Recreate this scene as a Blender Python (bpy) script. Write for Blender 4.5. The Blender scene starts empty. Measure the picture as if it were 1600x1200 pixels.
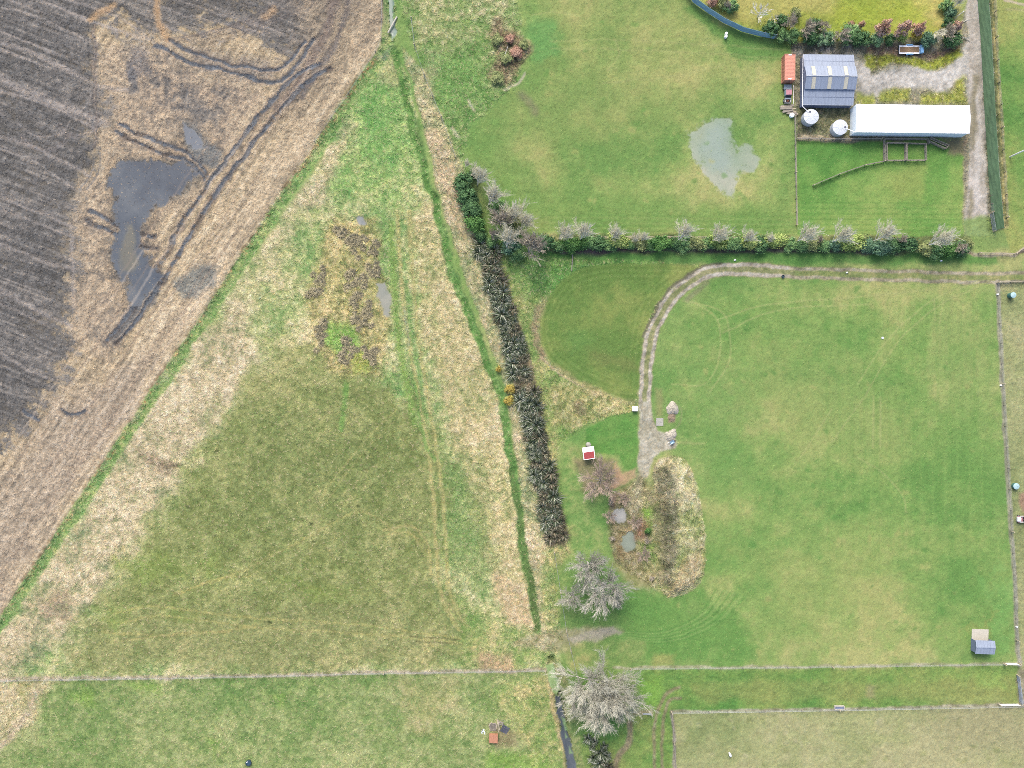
import bpy, math, random
import numpy as np
from mathutils import Vector, Matrix

# ------------------------------------------------------------------ camera, sky, sun, exposure
S = bpy.context.scene
COL = S.collection
ALT = 200.0            # height of the drone above the paddocks, metres
MPP = 0.15             # metres of ground per photograph pixel
K = 2.2                # shown brightness of a level surface of albedo 1

cam_d = bpy.data.cameras.new("camera")
cam_d.lens = 30.0
cam_d.sensor_width = 36.0
cam_d.clip_start = 1.0
cam_d.clip_end = 9000.0
cam = bpy.data.objects.new("camera", cam_d)
COL.objects.link(cam)
cam.location = (0, 0, ALT)
cam.rotation_euler = (0, 0, 0)
S.camera = cam

SUN_EL, SUN_AZ = math.radians(48), math.radians(-12)      # azimuth from north (+Y), clockwise
world = bpy.data.worlds.new("World")
S.world = world
world.use_nodes = True
wn = world.node_tree
bg = wn.nodes["Background"]
sky = wn.nodes.new("ShaderNodeTexSky")
sky.sky_type = 'NISHITA'
sky.sun_disc = False
sky.sun_elevation = SUN_EL
sky.sun_rotation = SUN_AZ
sky.air_density = 0.6
sky.dust_density = 3.5
sky.ozone_density = 0.6
wn.links.new(sky.outputs[0], bg.inputs[0])
bg.inputs[1].default_value = 0.15
sun_d = bpy.data.lights.new("sun", 'SUN')
sun_d.energy = 0.7
sun_d.angle = math.radians(16)
sun_d.color = (1.0, 0.95, 0.87)
sun = bpy.data.objects.new("sun", sun_d)
COL.objects.link(sun)
sun.rotation_euler = (math.radians(90) - SUN_EL, 0, -SUN_AZ + math.pi)
S.view_settings.view_transform = 'Standard'
S.view_settings.look = 'None'
S.view_settings.exposure = 1.58
S.cycles.filter_width = 0.9
S.cycles.use_denoising = False
S.view_settings.gamma = 1.0

# ------------------------------------------------------------------ small helpers
rnd = random.Random(7)

def lin(c):
    c = np.asarray(c, dtype=np.float64) / 255.0
    return np.where(c <= 0.04045, c / 12.92, ((c + 0.055) / 1.055) ** 2.4)

def alb(c):
    return np.minimum(lin(c) / K, 0.82)

def P(px, py, z=0.0):
    """Photograph pixel (1600 x 1200) of a point at height z -> world point."""
    s = MPP * (ALT - z) / ALT
    return Vector(((px - 800) * s, (600 - py) * s, z))

def tag(o, label, cat, group=None, kind=None):
    o["label"] = label
    o["category"] = cat
    if group: o["group"] = group
    if kind: o["kind"] = kind
    return o

def thing(name, label, cat, loc=(0, 0, 0), rz=0.0, group=None):
    o = bpy.data.objects.new(name, None)
    o.empty_display_size = 0.3
    COL.objects.link(o)
    o.location = loc
    o.rotation_euler = (0, 0, rz)
    return tag(o, label, cat, group)

def obj(name, me, parent=None, loc=None, rot=None):
    o = bpy.data.objects.new(name, me)
    COL.objects.link(o)
    if parent is not None: o.parent = parent
    if loc is not None: o.location = loc
    if rot is not None: o.rotation_euler = rot
    return o

def copy_tree(root, loc, rz=0.0, sc=(1, 1, 1), label=None, group=None):
    r = root.copy(); COL.objects.link(r)
    r.location = loc; r.rotation_euler = (0, 0, rz); r.scale = sc
    if label: r["label"] = label
    if group: r["group"] = group
    for ch in list(root.children):
        c = ch.copy(); COL.objects.link(c); c.parent = r
        for g in ch.children:
            d = g.copy(); COL.objects.link(d); d.parent = c
    return r

class MB:
    def __init__(self):
        self.v = []; self.f = []
    def add(self, vs, fs):
        b = len(self.v)
        self.v.extend([tuple(p) for p in vs])
        self.f.extend([tuple(i + b for i in f) for f in fs])
    def box(self, c, s, rz=0.0, M=None):
        x, y, z = s[0] / 2, s[1] / 2, s[2] / 2
        vs = [Vector((a, b, d)) for d in (-z, z) for a, b in ((-x, -y), (x, -y), (x, y), (-x, y))]
        R = Matrix.Rotation(rz, 3, 'Z') if M is None else M
        vs = [R @ p + Vector(c) for p in vs]
        self.add(vs, [(3, 2, 1, 0), (4, 5, 6, 7), (0, 1, 5, 4), (1, 2, 6, 5), (2, 3, 7, 6), (3, 0, 4, 7)])
    def bar(self, a, b, w, h=None):
        """square bar from a to b"""
        a = Vector(a); b = Vector(b); h = h or w
        d = b - a
        q = d.to_track_quat('X', 'Z').to_matrix()
        self.box((a + b) / 2, (d.length, w, h), M=q)
    def tube(self, pts, radii, n=6, cap=True):
        pts = [Vector(p) for p in pts]
        if not isinstance(radii, (list, tuple)): radii = [radii] * len(pts)
        rings = []
        for i, p in enumerate(pts):
            d = (pts[min(i + 1, len(pts) - 1)] - pts[max(i - 1, 0)]).normalized()
            u = d.cross(Vector((0, 0, 1)))
            if u.length < 1e-3: u = Vector((1, 0, 0))
            u.normalize(); w = d.cross(u)
            rings.append([p + (u * math.cos(2 * math.pi * k / n) + w * math.sin(2 * math.pi * k / n)) * radii[i] for k in range(n)])
        vs = [p for r in rings for p in r]
        fs = []
        for i in range(len(pts) - 1):
            for k in range(n):
                a = i * n + k; b = i * n + (k + 1) % n
                fs.append((a, b, b + n, a + n))
        if cap:
            fs.append(tuple(range(n))[::-1])
            fs.append(tuple((len(pts) - 1) * n + k for k in range(n)))
        self.add(vs, fs)
    def lathe(self, prof, n=32, c=(0, 0, 0)):
        vs = []; fs = []
        for r, z in prof:
            for k in range(n):
                a = 2 * math.pi * k / n
                vs.append((c[0] + r * math.cos(a), c[1] + r * math.sin(a), c[2] + z))
        for i in range(len(prof) - 1):
            for k in range(n):
                a = i * n + k; b = i * n + (k + 1) % n
                fs.append((a, b, b + n, a + n))
        fs.append(tuple(range(n))[::-1])
        fs.append(tuple((len(prof) - 1) * n + k for k in range(n)))
        self.add(vs, fs)
    def mesh(self, name, m, smooth=False):
        me = bpy.data.meshes.new(name)
        me.from_pydata(self.v, [], self.f)
        me.materials.append(m)
        if smooth: me.polygons.foreach_set("use_smooth", [True] * len(me.polygons))
        me.update()
        return me
    def build(self, name, m, parent=None, loc=None, rot=None, smooth=False):
        return obj(name, self.mesh(name, m, smooth), parent, loc, rot)

def np_mesh(name, V, F, m, color=None, smooth=False):
    """mesh from numpy arrays; all faces have F.shape[1] corners"""
    me = bpy.data.meshes.new(name)
    nv, nf, k = len(V), len(F), F.shape[1]
    me.vertices.add(nv); me.vertices.foreach_set("co", np.ascontiguousarray(V, dtype=np.float32).ravel())
    me.loops.add(nf * k); me.loops.foreach_set("vertex_index", np.ascontiguousarray(F, dtype=np.int32).ravel())
    me.polygons.add(nf)
    me.polygons.foreach_set("loop_start", np.arange(0, nf * k, k, dtype=np.int32))
    me.polygons.foreach_set("loop_total", np.full(nf, k, dtype=np.int32))
    if smooth: me.polygons.foreach_set("use_smooth", np.ones(nf, dtype=bool))
    if color is not None:
        a = me.color_attributes.new("cover", 'FLOAT_COLOR', 'POINT')
        c4 = np.ones((nv, 4), dtype=np.float32); c4[:, :3] = color
        a.data.foreach_set("color", c4.ravel())
    me.materials.append(m)
    me.update(calc_edges=True)
    me.validate()
    return me

# ------------------------------------------------------------------ materials
def nmat(name):
    m = bpy.data.materials.new(name); m.use_nodes = True
    nt = m.node_tree
    return m, nt, nt.nodes["Principled BSDF"]

def cover_mat(name, rough=0.95, grain=0.3, scale=5.0, bump=0.4, spec=0.15):
    """what grows or lies on the ground: cover colours with fine procedural grain"""
    m, nt, b = nmat(name)
    at = nt.nodes.new("ShaderNodeAttribute"); at.attribute_name = "cover"
    tc = nt.nodes.new("ShaderNodeTexCoord")
    n1 = nt.nodes.new("ShaderNodeTexNoise"); n1.inputs["Scale"].default_value = scale; n1.inputs["Detail"].default_value = 5; n1.inputs["Roughness"].default_value = 0.7
    nt.links.new(tc.outputs["Object"], n1.inputs["Vector"])
    mr = nt.nodes.new("ShaderNodeMapRange")
    mr.inputs["From Min"].default_value = 0.3; mr.inputs["From Max"].default_value = 0.7
    mr.inputs["To Min"].default_value = 1 - grain; mr.inputs["To Max"].default_value = 1 + grain
    nt.links.new(n1.outputs["Fac"], mr.inputs["Value"])
    vm = nt.nodes.new("ShaderNodeVectorMath"); vm.operation = 'SCALE'
    nt.links.new(at.outputs["Color"], vm.inputs[0]); nt.links.new(mr.outputs[0], vm.inputs["Scale"])
    nt.links.new(vm.outputs[0], b.inputs["Base Color"])
    b.inputs["Roughness"].default_value = rough
    b.inputs["Specular IOR Level"].default_value = spec
    if bump:
        bp = nt.nodes.new("ShaderNodeBump"); bp.inputs["Strength"].default_value = bump; bp.inputs["Distance"].default_value = 0.08
        nt.links.new(n1.outputs["Fac"], bp.inputs["Height"]); nt.links.new(bp.outputs[0], b.inputs["Normal"])
    return m

def mat(name, c, rough=0.7, amt=0.12, scale=3.0, metal=0.0, direct=None, spec=0.4, stretch=None, bump=0.0):
    """plain material whose colour is broken by procedural noise (weathering)"""
    m, nt, b = nmat(name)
    base = np.array(direct if direct is not None else alb(c))
    tc = nt.nodes.new("ShaderNodeTexCoord")
    mp = nt.nodes.new("ShaderNodeMapping")
    if stretch: mp.inputs["Scale"].default_value = stretch
    nt.links.new(tc.outputs["Object"], mp.inputs["Vector"])
    n1 = nt.nodes.new("ShaderNodeTexNoise"); n1.inputs["Scale"].default_value = scale; n1.inputs["Detail"].default_value = 6; n1.inputs["Roughness"].default_value = 0.65
    nt.links.new(mp.outputs[0], n1.inputs["Vector"])
    cr = nt.nodes.new("ShaderNodeValToRGB")
    cr.color_ramp.elements[0].position = 0.3; cr.color_ramp.elements[1].position = 0.7
    cr.color_ramp.elements[0].color = (*np.clip(base * (1 - amt), 0, 1), 1)
    cr.color_ramp.elements[1].color = (*np.clip(base * (1 + amt), 0, 1), 1)
    nt.links.new(n1.outputs["Fac"], cr.inputs["Fac"]); nt.links.new(cr.outputs["Color"], b.inputs["Base Color"])
    b.inputs["Roughness"].default_value = rough
    b.inputs["Metallic"].default_value = metal
    b.inputs["Specular IOR Level"].default_value = spec
    if bump:
        bp = nt.nodes.new("ShaderNodeBump"); bp.inputs["Strength"].default_value = bump; bp.inputs["Distance"].default_value = 0.05
        nt.links.new(n1.outputs["Fac"], bp.inputs["Height"]); nt.links.new(bp.outputs[0], b.inputs["Normal"])
    return m

M_GROUND = cover_mat("soil_and_turf", grain=0.16)
M_BLADE = cover_mat("dry_and_green_blades", grain=0.1, bump=0)
M_WATER = cover_mat("muddy_water", rough=0.22, grain=0.02, scale=0.8, bump=0.02, spec=0.5)
M_WOOD = mat("weathered_timber", (176, 168, 152), 0.85, 0.25, 4)
M_DARKWOOD = mat("grey_timber", (190, 180, 164), 0.9, 0.25, 4)
M_TAN = mat("pale_timber", (214, 202, 172), 0.85, 0.2, 4)
M_STEEL = mat("galvanised_steel", (206, 214, 220), 0.45, 0.1, 5, metal=0.3)
M_WIRE = mat("fence_wire", (208, 214, 206), 0.5, 0.1, 8)
M_WHITE = mat("white_paint", None, 0.5, 0.06, 2, direct=(0.78, 0.78, 0.76))
M_WHITEROOF = mat("white_coated_steel", None, 0.5, 0.02, 0.6, direct=(0.74, 0.75, 0.77))
M_PALEWALL = mat("pale_blue_grey_cladding", None, 0.6, 0.06, 1.5, direct=(.72, .8, .82))
M_SLATE = mat("slate_grey_roof_steel", (170, 184, 202), 0.5, 0.12, 0.9, spec=0.5, stretch=(3, .5, 1))
M_SLATEWALL = mat("slate_grey_wall_steel", (146, 158, 186), 0.6, 0.08, 1.0)
M_SKYLIGHT = mat("fibreglass_skylight", (232, 228, 204), 0.4, 0.12, 2.0)
M_TANK = mat("pale_tank_plastic", (238, 246, 250), 0.5, 0.04, 1.2)
M_BLACK = mat("black_rubber", (46, 48, 52), 0.8, 0.2, 6)
M_DARKGLASS = mat("dark_glass", (64, 72, 82), 0.15, 0.05, 2)
M_ORANGE = mat("faded_orange_paint", (252, 172, 144), 0.6, 0.12, 1.2)
M_TRUCKGREY = mat("grey_blue_old_paint", (158, 176, 186), 0.5, 0.2, 3)
M_PINK = mat("faded_pink_red_paint", (214, 150, 158), 0.5, 0.15, 3)
M_RUST = mat("rusty_iron", (132, 84, 64), 0.9, 0.3, 6)
M_BLUE = mat("bright_blue_paint", (140, 200, 250), 0.45, 0.06, 2)
M_DECK = mat("brown_deck_boards", (172, 142, 106), 0.85, 0.25, 3, stretch=(1, 6, 1))
M_BLUENET = mat("blue_windbreak_cloth", (176, 222, 246), 0.8, 0.12, 1.2)
M_GREENNET = mat("dark_green_windbreak_cloth", (138, 176, 128), 0.85, 0.2, 0.25)
M_CONC = mat("pale_concrete", (224, 219, 200), 0.85, 0.12, 2.5)
M_CONCGREY = mat("grey_concrete", (196, 195, 180), 0.85, 0.15, 2.5)
M_GRAVEL = mat("crushed_pale_gravel", (216, 209, 188), 0.95, 0.22, 5, bump=0.8)
M_EARTH = mat("brown_heap_earth", (176, 156, 130), 0.95, 0.25, 3, bump=0.8)
M_REDROOF = mat("red_roof_steel", (226, 106, 104), 0.5, 0.08, 2)
M_CREAM = mat("cream_board_wall", (206, 206, 198), 0.7, 0.1, 3)
M_TEAL = mat("teal_green_tank_wall", (92, 150, 138), 0.5, 0.1, 2)
M_TEALTOP = mat("pale_teal_tank_lid", (196, 232, 232), 0.5, 0.06, 2)
M_TROUGH = mat("dark_blue_plastic", (62, 88, 100), 0.35, 0.1, 2)
M_BROWNBOX = mat("brown_plywood", (212, 152, 118), 0.75, 0.2, 2.5)
M_DARKPLASTIC = mat("dark_grey_plastic", (96, 102, 122), 0.6, 0.15, 3)
M_BARK = mat("grey_bark", None, 0.95, 0.25, 5, direct=(.27, .24, .21))
M_GREYBARK = mat("light_grey_bark", None, 0.9, 0.2, 5, direct=(.4, .38, .33))
M_WHITEBARK = mat("pale_bark", None, 0.9, 0.15, 5, direct=(.58, .56, .49))

# ------------------------------------------------------------------ the ground, painted as covers (grass, straw, soil, gravel ...)
CELL = 0.2
X0, X1, Y0, Y1 = -134.0, 134.0, -103.0, 103.0
NX = int(round((X1 - X0) / CELL)) + 1
NY = int(round((Y1 - Y0) / CELL)) + 1
gx = np.linspace(X0, X1, NX, dtype=np.float32)
gy = np.linspace(Y1, Y0, NY, dtype=np.float32)         # row 0 is the north edge
PX, PY = np.meshgrid(gx / MPP + 800, 600 - gy / MPP)
PX = PX.astype(np.float32); PY = PY.astype(np.float32)

def _hash(ix, iy, seed):
    h = (ix.astype(np.uint32) * np.uint32(374761393) + iy.astype(np.uint32) * np.uint32(668265263) + np.uint32((seed * 974634777) & 0xffffffff))
    h = (h ^ (h >> np.uint32(13))) * np.uint32(1274126177)
    h = h ^ (h >> np.uint32(16))
    return (h & np.uint32(0xffffff)).astype(np.float32) / np.float32(0xffffff)

def vnoise(x, y, seed):
    x0 = np.floor(x); y0 = np.floor(y)
    fx = x - x0; fy = y - y0
    fx = fx * fx * (3 - 2 * fx); fy = fy * fy * (3 - 2 * fy)
    ix = x0.astype(np.int64) + 100000; iy = y0.astype(np.int64) + 100000
    a = _hash(ix, iy, seed); b = _hash(ix + 1, iy, seed); c = _hash(ix, iy + 1, seed); d = _hash(ix + 1, iy + 1, seed)
    return (a + (b - a) * fx) * (1 - fy) + (c + (d - c) * fx) * fy

def fbm(x, y, scale, seed, octv=4, gain=0.55):
    """about 0..1, mean 0.5; scale in photograph pixels"""
    t = np.zeros_like(x); amp = 1.0; tot = 0.0; s = 1.0 / scale
    for o in range(octv):
        t += amp * vnoise(x * s + 17.3 * o, y * s - 9.1 * o, seed + o * 31)
        tot += amp; amp *= gain; s *= 2.03
    t /= tot
    return np.clip((t - 0.5) * 1.7 + 0.5, 0, 1)

def sm(x, a, b):
    t = np.clip((x - a) / (b - a), 0, 1)
    return t * t * (3 - 2 * t)

N_big = fbm(PX, PY, 190, 1, 4)
N_mid = fbm(PX, PY, 60, 2, 4)
N_small = fbm(PX, PY, 18, 3, 4, 0.7)
N_tuft = fbm(PX, PY, 7, 4, 3, 0.75)
W_x = (fbm(PX, PY, 26, 11, 4, 0.6) - 0.5) * 2
W_y = (fbm(PX, PY, 26, 12, 4, 0.6) - 0.5) * 2
GR = np.random.default_rng(5)
WN = GR.normal(0, 1, PX.shape).astype(np.float32)
WN2 = GR.normal(0, 1, PX.shape).astype(np.float32)

col = np.zeros(PX.shape + (3,), dtype=np.float32)      # colour as the photograph shows it, sRGB 0..255
rough = np.full(PX.shape, 0.045, dtype=np.float32)      # strength of the fine grain
hgt = np.zeros(PX.shape, dtype=np.float32)
cls = np.zeros(PX.shape, dtype=np.int16)
CLS = {}

def box_of(pts, pad):
    xs = [p[0] for p in pts]; ys = [p[1] for p in pts]
    i0 = int(np.searchsorted(PX[0], min(xs) - pad)); i1 = int(np.searchsorted(PX[0], max(xs) + pad))
    j0 = int(np.searchsorted(PY[:, 0], min(ys) - pad)); j1 = int(np.searchsorted(PY[:, 0], max(ys) + pad))
    return (slice(max(j0, 0), max(j1, 1)), slice(max(i0, 0), max(i1, 1)))

def seg_d(x, y, a, b):
    dx, dy = b[0] - a[0], b[1] - a[1]
    L = dx * dx + dy * dy + 1e-9
    t = np.clip(((x - a[0]) * dx + (y - a[1]) * dy) / L, 0, 1)
    return (x - a[0] - t * dx) ** 2 + (y - a[1] - t * dy) ** 2, t

def poly(pts, soft=3.0, wob=3.0):
    sl = box_of(pts, soft + wob + 2)
    x = PX[sl] + W_x[sl] * wob; y = PY[sl] + W_y[sl] * wob
    ins = np.zeros(x.shape, dtype=bool); d2 = np.full(x.shape, 1e12, dtype=np.float32)
    for a, b in zip(pts, pts[1:] + pts[:1]):
        if a[1] != b[1]:
            c = ((a[1] > y) != (b[1] > y)) & (x < (b[0] - a[0]) * (y - a[1]) / (b[1] - a[1]) + a[0])
            ins ^= c
        d2 = np.minimum(d2, seg_d(x, y, a, b)[0])
    d = np.sqrt(d2) * np.where(ins, 1, -1)
    return sl, sm(d, -soft, soft).astype(np.float32), d

def stroke(pts, w, soft=2.0, wob=1.5):
    sl = box_of(pts, w + soft + wob + 2)
    x = PX[sl] + W_x[sl] * wob; y = PY[sl] + W_y[sl] * wob
    d2 = np.full(x.shape, 1e12, dtype=np.float32)
    for a, b in zip(pts, pts[1:]):
        d2 = np.minimum(d2, seg_d(x, y, a, b)[0])
    d = np.sqrt(d2)
    return sl, (1 - sm(d, w / 2 - soft, w / 2 + soft)).astype(np.float32), d

def spline(pts, n=8):
    out = []
    P_ = [pts[0]] + list(pts) + [pts[-1]]
    for i in range(1, len(P_) - 2):
        p0, p1, p2, p3 = P_[i - 1:i + 3]
        for k in range(n):
            t = k / n
            out.append(tuple(0.5 * (2 * p1[j] + (p2[j] - p0[j]) * t + (2 * p0[j] - 5 * p1[j] + 4 * p2[j] - p3[j]) * t * t + (3 * p1[j] - p0[j] - 3 * p2[j] + p3[j]) * t ** 3) for j in (0, 1)))
    out.append(tuple(pts[-1]))
    return out

def mix3(f, a, b, c):
    f = f[..., None]
    a, b, c = (np.array(q, dtype=np.float32) for q in (a, b, c))
    return np.where(f < 0.5, a + (b - a) * f * 2, b + (c - b) * (f - 0.5) * 2)

def put(sm_, c, op=1.0, cl=None, rg=None, noise=None, cut=0.5):
    """lay a cover: c is one colour or (dark, middle, light) spread by NOISE"""
    sl, m = sm_[0], sm_[1] * op
    if isinstance(c[0], (tuple, list)):
        c = mix3(np.clip(noise[sl], 0, 1), *c)
    else:
        c = np.array(c, dtype=np.float32)
    col[sl] += (c - col[sl]) * m[..., None]
    if rg is not None: rough[sl] += (rg - rough[sl]) * m
    if cl is not None:
        CLS.setdefault(cl, len(CLS))
        v = cls[sl]; v[m > cut] = CLS[cl]; cls[sl] = v

WHOLE = (slice(0, NY), slice(0, NX))
def everywhere(v=None):
    return (WHOLE, np.ones(PX.shape, np.float32) if v is None else v.astype(np.float32))

CLS["home_paddock"] = 0
n_lawn = np.clip(0.46 * N_big + 0.34 * N_mid + 0.2 * N_small + 0.0, 0, 1)
n_lawn = np.clip((n_lawn - 0.5) * 2.2 + 0.5, 0, 1)
n_rgh = np.clip(0.22 * N_big + 0.26 * N_mid + 0.3 * N_small + 0.22 * N_tuft, 0, 1)
n_rgh = np.clip((n_rgh - 0.5) * 2.2 + 0.5, 0, 1)
n_fin = np.clip((0.5 * N_small + 0.5 * N_tuft - 0.5) * 1.6 + 0.5, 0, 1)

GRASS = ((116, 157, 84), (144, 172, 99), (180, 185, 120))
put(everywhere(), GRASS, noise=n_lawn, rg=0.05)

# --- north paddock, with its pale yellowish middle
NP = [(640, -90), (1545, -90), (1556, 372), (1510, 372), (845, 372), (800, 340), (722, 258), (700, 180), (665, 100)]
put(poly(NP, 3, 3), ((118, 157, 84), (151, 174, 100), (184, 185, 120)), noise=n_lawn, cl="north_paddock", rg=0.055)
put(poly([(830, -90), (1080, -90), (1100, 60), (1170, 100), (1180, 160), (1060, 200), (900, 240), (830, 330), (760, 240), (770, 160), (850, 120)], 45, 30), ((142, 164, 94), (164, 174, 106), (188, 184, 120)), 0.75, noise=n_lawn)
put(poly([(830, 290), (1240, 330), (1240, 366), (850, 366)], 16, 12), (116, 156, 82), 0.5)
put(poly([(720, 180), (800, 200), (860, 330), (800, 340), (725, 262)], 18, 12), (114, 156, 82), 0.6)
for k in range(9):
    yy = 336 + k * 4
    put(stroke([(850, yy), (1240, yy + 3)], 1.6, 1.2, 0.5), (150, 170, 104) if k % 2 else (102, 146, 74), 0.35)
put(poly([(822, 30), (868, 40), (872, 80), (852, 100), (828, 92)], 9, 9), (112, 166, 92), 0.7)
put(poly([(1080, 6), (1130, 40), (1180, 60), (1236, 72), (1232, 96), (1140, 92), (1128, 60), (1070, 12)], 5, 4), (106, 152, 78), 0.75)
put(stroke([(815, 150), (832, 165), (836, 178)], 12, 6, 4), (138, 130, 108), 0.55)
for q in ([(860, 66), (960, 62), (1240, 78)], [(860, 76), (1000, 78), (1240, 92)], [(940, 130), (1060, 118), (1130, 100)], [(830, 24), (866, 20), (900, 24)], [(960, 60), (966, 84), (950, 110)]):
    put(stroke(spline(q), 2.6, 2, 2), (180, 182, 122), 0.4)
put(poly([(1246, 222), (1505, 222), (1506, 372), (1246, 366)], 2, 1.5), ((98, 150, 72), (122, 166, 84), (152, 178, 98)), noise=n_lawn, rg=0.05)
put(poly([(1386, 262), (1446, 262), (1446, 312), (1388, 310)], 12, 8), (160, 174, 98), 0.7)
for k in range(12):
    put(stroke([(1250, 316 + k * 4.4), (1500, 318 + k * 4.2)], 1.6, 1.2, 0.6), (142, 170, 98) if k % 2 else (92, 142, 70), 0.4)

# --- rough corner between the ditch and the north paddock
put(poly([(622, -90), (806, -90), (812, 30), (826, 70), (812, 120), (780, 160), (736, 196), (722, 258), (690, 180), (662, 110), (640, 60), (628, 20)], 4, 5),
    ((108, 150, 80), (140, 168, 100), (196, 190, 146)), noise=n_rgh, rg=0.12, cl="rough_corner")
put(poly([(640, -10), (700, -10), (720, 40), (760, 50), (700, 76), (650, 70)], 10, 9), ((124, 158, 92), (168, 176, 118), (206, 198, 150)), 0.6, noise=n_fin)
put(poly([(664, 80), (690, 82), (680, 150), (668, 130)], 5, 5), (198, 184, 150), 0.6)
put(poly([(650, 86), (730, 90), (760, 130), (720, 180), (700, 170), (668, 110)], 10, 10), (122, 166, 90), 0.6)
put(poly([(768, 30), (806, 44), (828, 70), (818, 104), (790, 132), (766, 120), (776, 90), (764, 60)], 6, 7), ((104, 86, 76), (150, 126, 106), (186, 166, 132)), 0.8, noise=n_fin, rg=0.16)
for q in ([(731, 160), (742, 172)], [(706, 200), (716, 214)], [(788, 140), (812, 128), (820, 116)]):
    put(stroke(q, 5, 2, 3), (206, 196, 172), 0.75)

# --- garden lawn inside the tree row, and the farm yard
put(poly([(1110, -90), (1488, -90), (1486, 50), (1470, 62), (1240, 68), (1160, 40), (1098, 0)], 4, 4), ((146, 164, 70), (176, 182, 88), (204, 194, 116)), noise=n_lawn, cl="garden_lawn", rg=0.07)
put(poly([(1130, -90), (1290, -90), (1300, 24), (1180, 40), (1130, 10)], 25, 16), (204, 190, 124), 0.6)
put(poly([(1300, 10), (1450, 6), (1450, 40), (1300, 44)], 20, 14), (172, 190, 72), 0.6)
put(poly([(1236, 66), (1500, 58), (1532, -90), (1560, -90), (1556, 370), (1506, 370), (1506, 214), (1342, 222), (1244, 220), (1242, 160)], 3, 3), ((132, 134, 108), (150, 148, 122), (172, 166, 142)), noise=n_rgh, cl="farm_yard", rg=0.14)
put(poly([(1328, 82), (1352, 98), (1362, 116), (1430, 106), (1480, 108), (1510, 80), (1512, -90), (1530, -90), (1534, 160), (1516, 156), (1510, 120), (1490, 140), (1470, 148), (1440, 140), (1400, 138), (1372, 150), (1340, 152), (1334, 110)], 6, 6), ((178, 176, 166), (204, 201, 190), (222, 219, 208)), noise=n_rgh, rg=0.08)
put(poly([(1350, 82), (1398, 84), (1450, 96), (1500, 72), (1506, 86), (1486, 100), (1450, 110), (1400, 100), (1362, 110), (1352, 100)], 4, 5), ((124, 128, 60), (152, 164, 62), (176, 186, 72)), 0.9, noise=n_rgh)
for q in ([(1378, 144), (1420, 142), (1424, 160), (1376, 160)], [(1440, 150), (1490, 146), (1506, 120), (1514, 164), (1440, 164)], [(1340, 146), (1366, 146), (1366, 162), (1340, 162)]):
    put(poly(q, 5, 5), ((136, 148, 76), (160, 170, 74), (178, 182, 84)), 0.85, noise=n_rgh)
put(poly([(1352, 70), (1410, 70), (1412, 82), (1450, 86), (1500, 66), (1500, 76), (1454, 94), (1350, 80)], 4, 4), (134, 108, 92), 0.65)
put(poly([(1240, 72), (1330, 74), (1332, 88), (1242, 88)], 3, 4), ((120, 124, 98), (150, 150, 138), (182, 178, 172)), 0.8, noise=n_fin)
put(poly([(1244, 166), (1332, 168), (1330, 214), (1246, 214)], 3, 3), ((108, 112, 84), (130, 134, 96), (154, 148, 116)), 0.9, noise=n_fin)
put(poly([(1244, 210), (1340, 212), (1340, 221), (1246, 221)], 2, 2), ((150, 140, 116), (172, 160, 134), (190, 180, 152)), 0.8, noise=n_fin)
put(poly([(1478, 216), (1512, 212), (1508, 240), (1482, 238)], 5, 5), (156, 138, 116), 0.8)
# lane
put(poly([(1508, -90), (1532, -90), (1534, 60), (1540, 200), (1546, 366), (1508, 370), (1512, 300), (1516, 220), (1514, 100)], 3, 3), ((168, 161, 146), (196, 190, 177), (214, 208, 198)), noise=n_rgh, cl="lane", rg=0.07)
for q, w in (([(1524, 120), (1520, 180), (1522, 230)], 8), ([(1518, 300), (1516, 350)], 7)):
    put(stroke(q, w, 4, 3), (142, 136, 108), 0.7)
for q in ([(1528, 150), (1530, 260), (1528, 330)], [(1526, 210), (1525, 300)]):
    put(stroke(q, 6, 3, 3), (216, 212, 204), 0.7)
put(poly([(1506, 340), (1548, 340), (1580, 345), (1602, 380), (1560, 392), (1516, 388), (1505, 372)], 6, 5), (138, 168, 96), 0.85)
# strip and paddock beyond the windbreak
put(poly([(1532, -90), (1760, -90), (1760, 400), (1580, 396), (1568, 360), (1556, 200), (1544, 20)], 2, 2), ((104, 150, 76), (132, 166, 88), (168, 178, 104)), noise=n_lawn, cl="east_paddock", rg=0.06)
put(stroke([(1548, -90), (1551, 20), (1560, 180), (1568, 300), (1571, 350)], 13, 2, 2), ((120, 128, 84), (164, 156, 106), (194, 182, 132)), 0.9, noise=n_fin, rg=0.14)
put(stroke([(1570, 0), (1588, 5), (1602, 8), (1640, 14)], 4, 1.5, 2), (206, 192, 168), 0.9)
put(stroke([(1572, 15), (1602, 16), (1640, 20)], 5, 2, 2), (170, 170, 120), 0.7)
put(poly([(1526, -90), (1543, -90), (1560, 180), (1568, 358), (1552, 362), (1540, 200)], 2, 1), ((84, 100, 68), (104, 116, 80), (122, 126, 90)), 0.9, noise=n_fin)

# --- hedge strip
put(poly([(842, 366), (1180, 368), (1516, 370), (1520, 396), (1180, 392), (842, 396)], 3, 3), ((92, 102, 74), (120, 132, 84), (164, 160, 112)), 0.9, noise=n_fin, rg=0.12)
put(stroke([(925, 371), (1180, 372)], 3, 1.5, 1), (208, 194, 158), 0.75)
put(stroke([(880, 394), (980, 389), (1180, 391), (1400, 394)], 7, 3, 2), (104, 94, 92), 0.75)  # dark band at the hedge's south foot: its shadow painted into the ground colour
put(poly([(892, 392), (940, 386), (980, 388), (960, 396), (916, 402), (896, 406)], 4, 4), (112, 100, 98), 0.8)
put(poly([(790, 395), (900, 396), (1520, 396), (1560, 398), (1560, 412), (1080, 412), (790, 425)], 4, 4), (92, 146, 72), 0.7)

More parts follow.
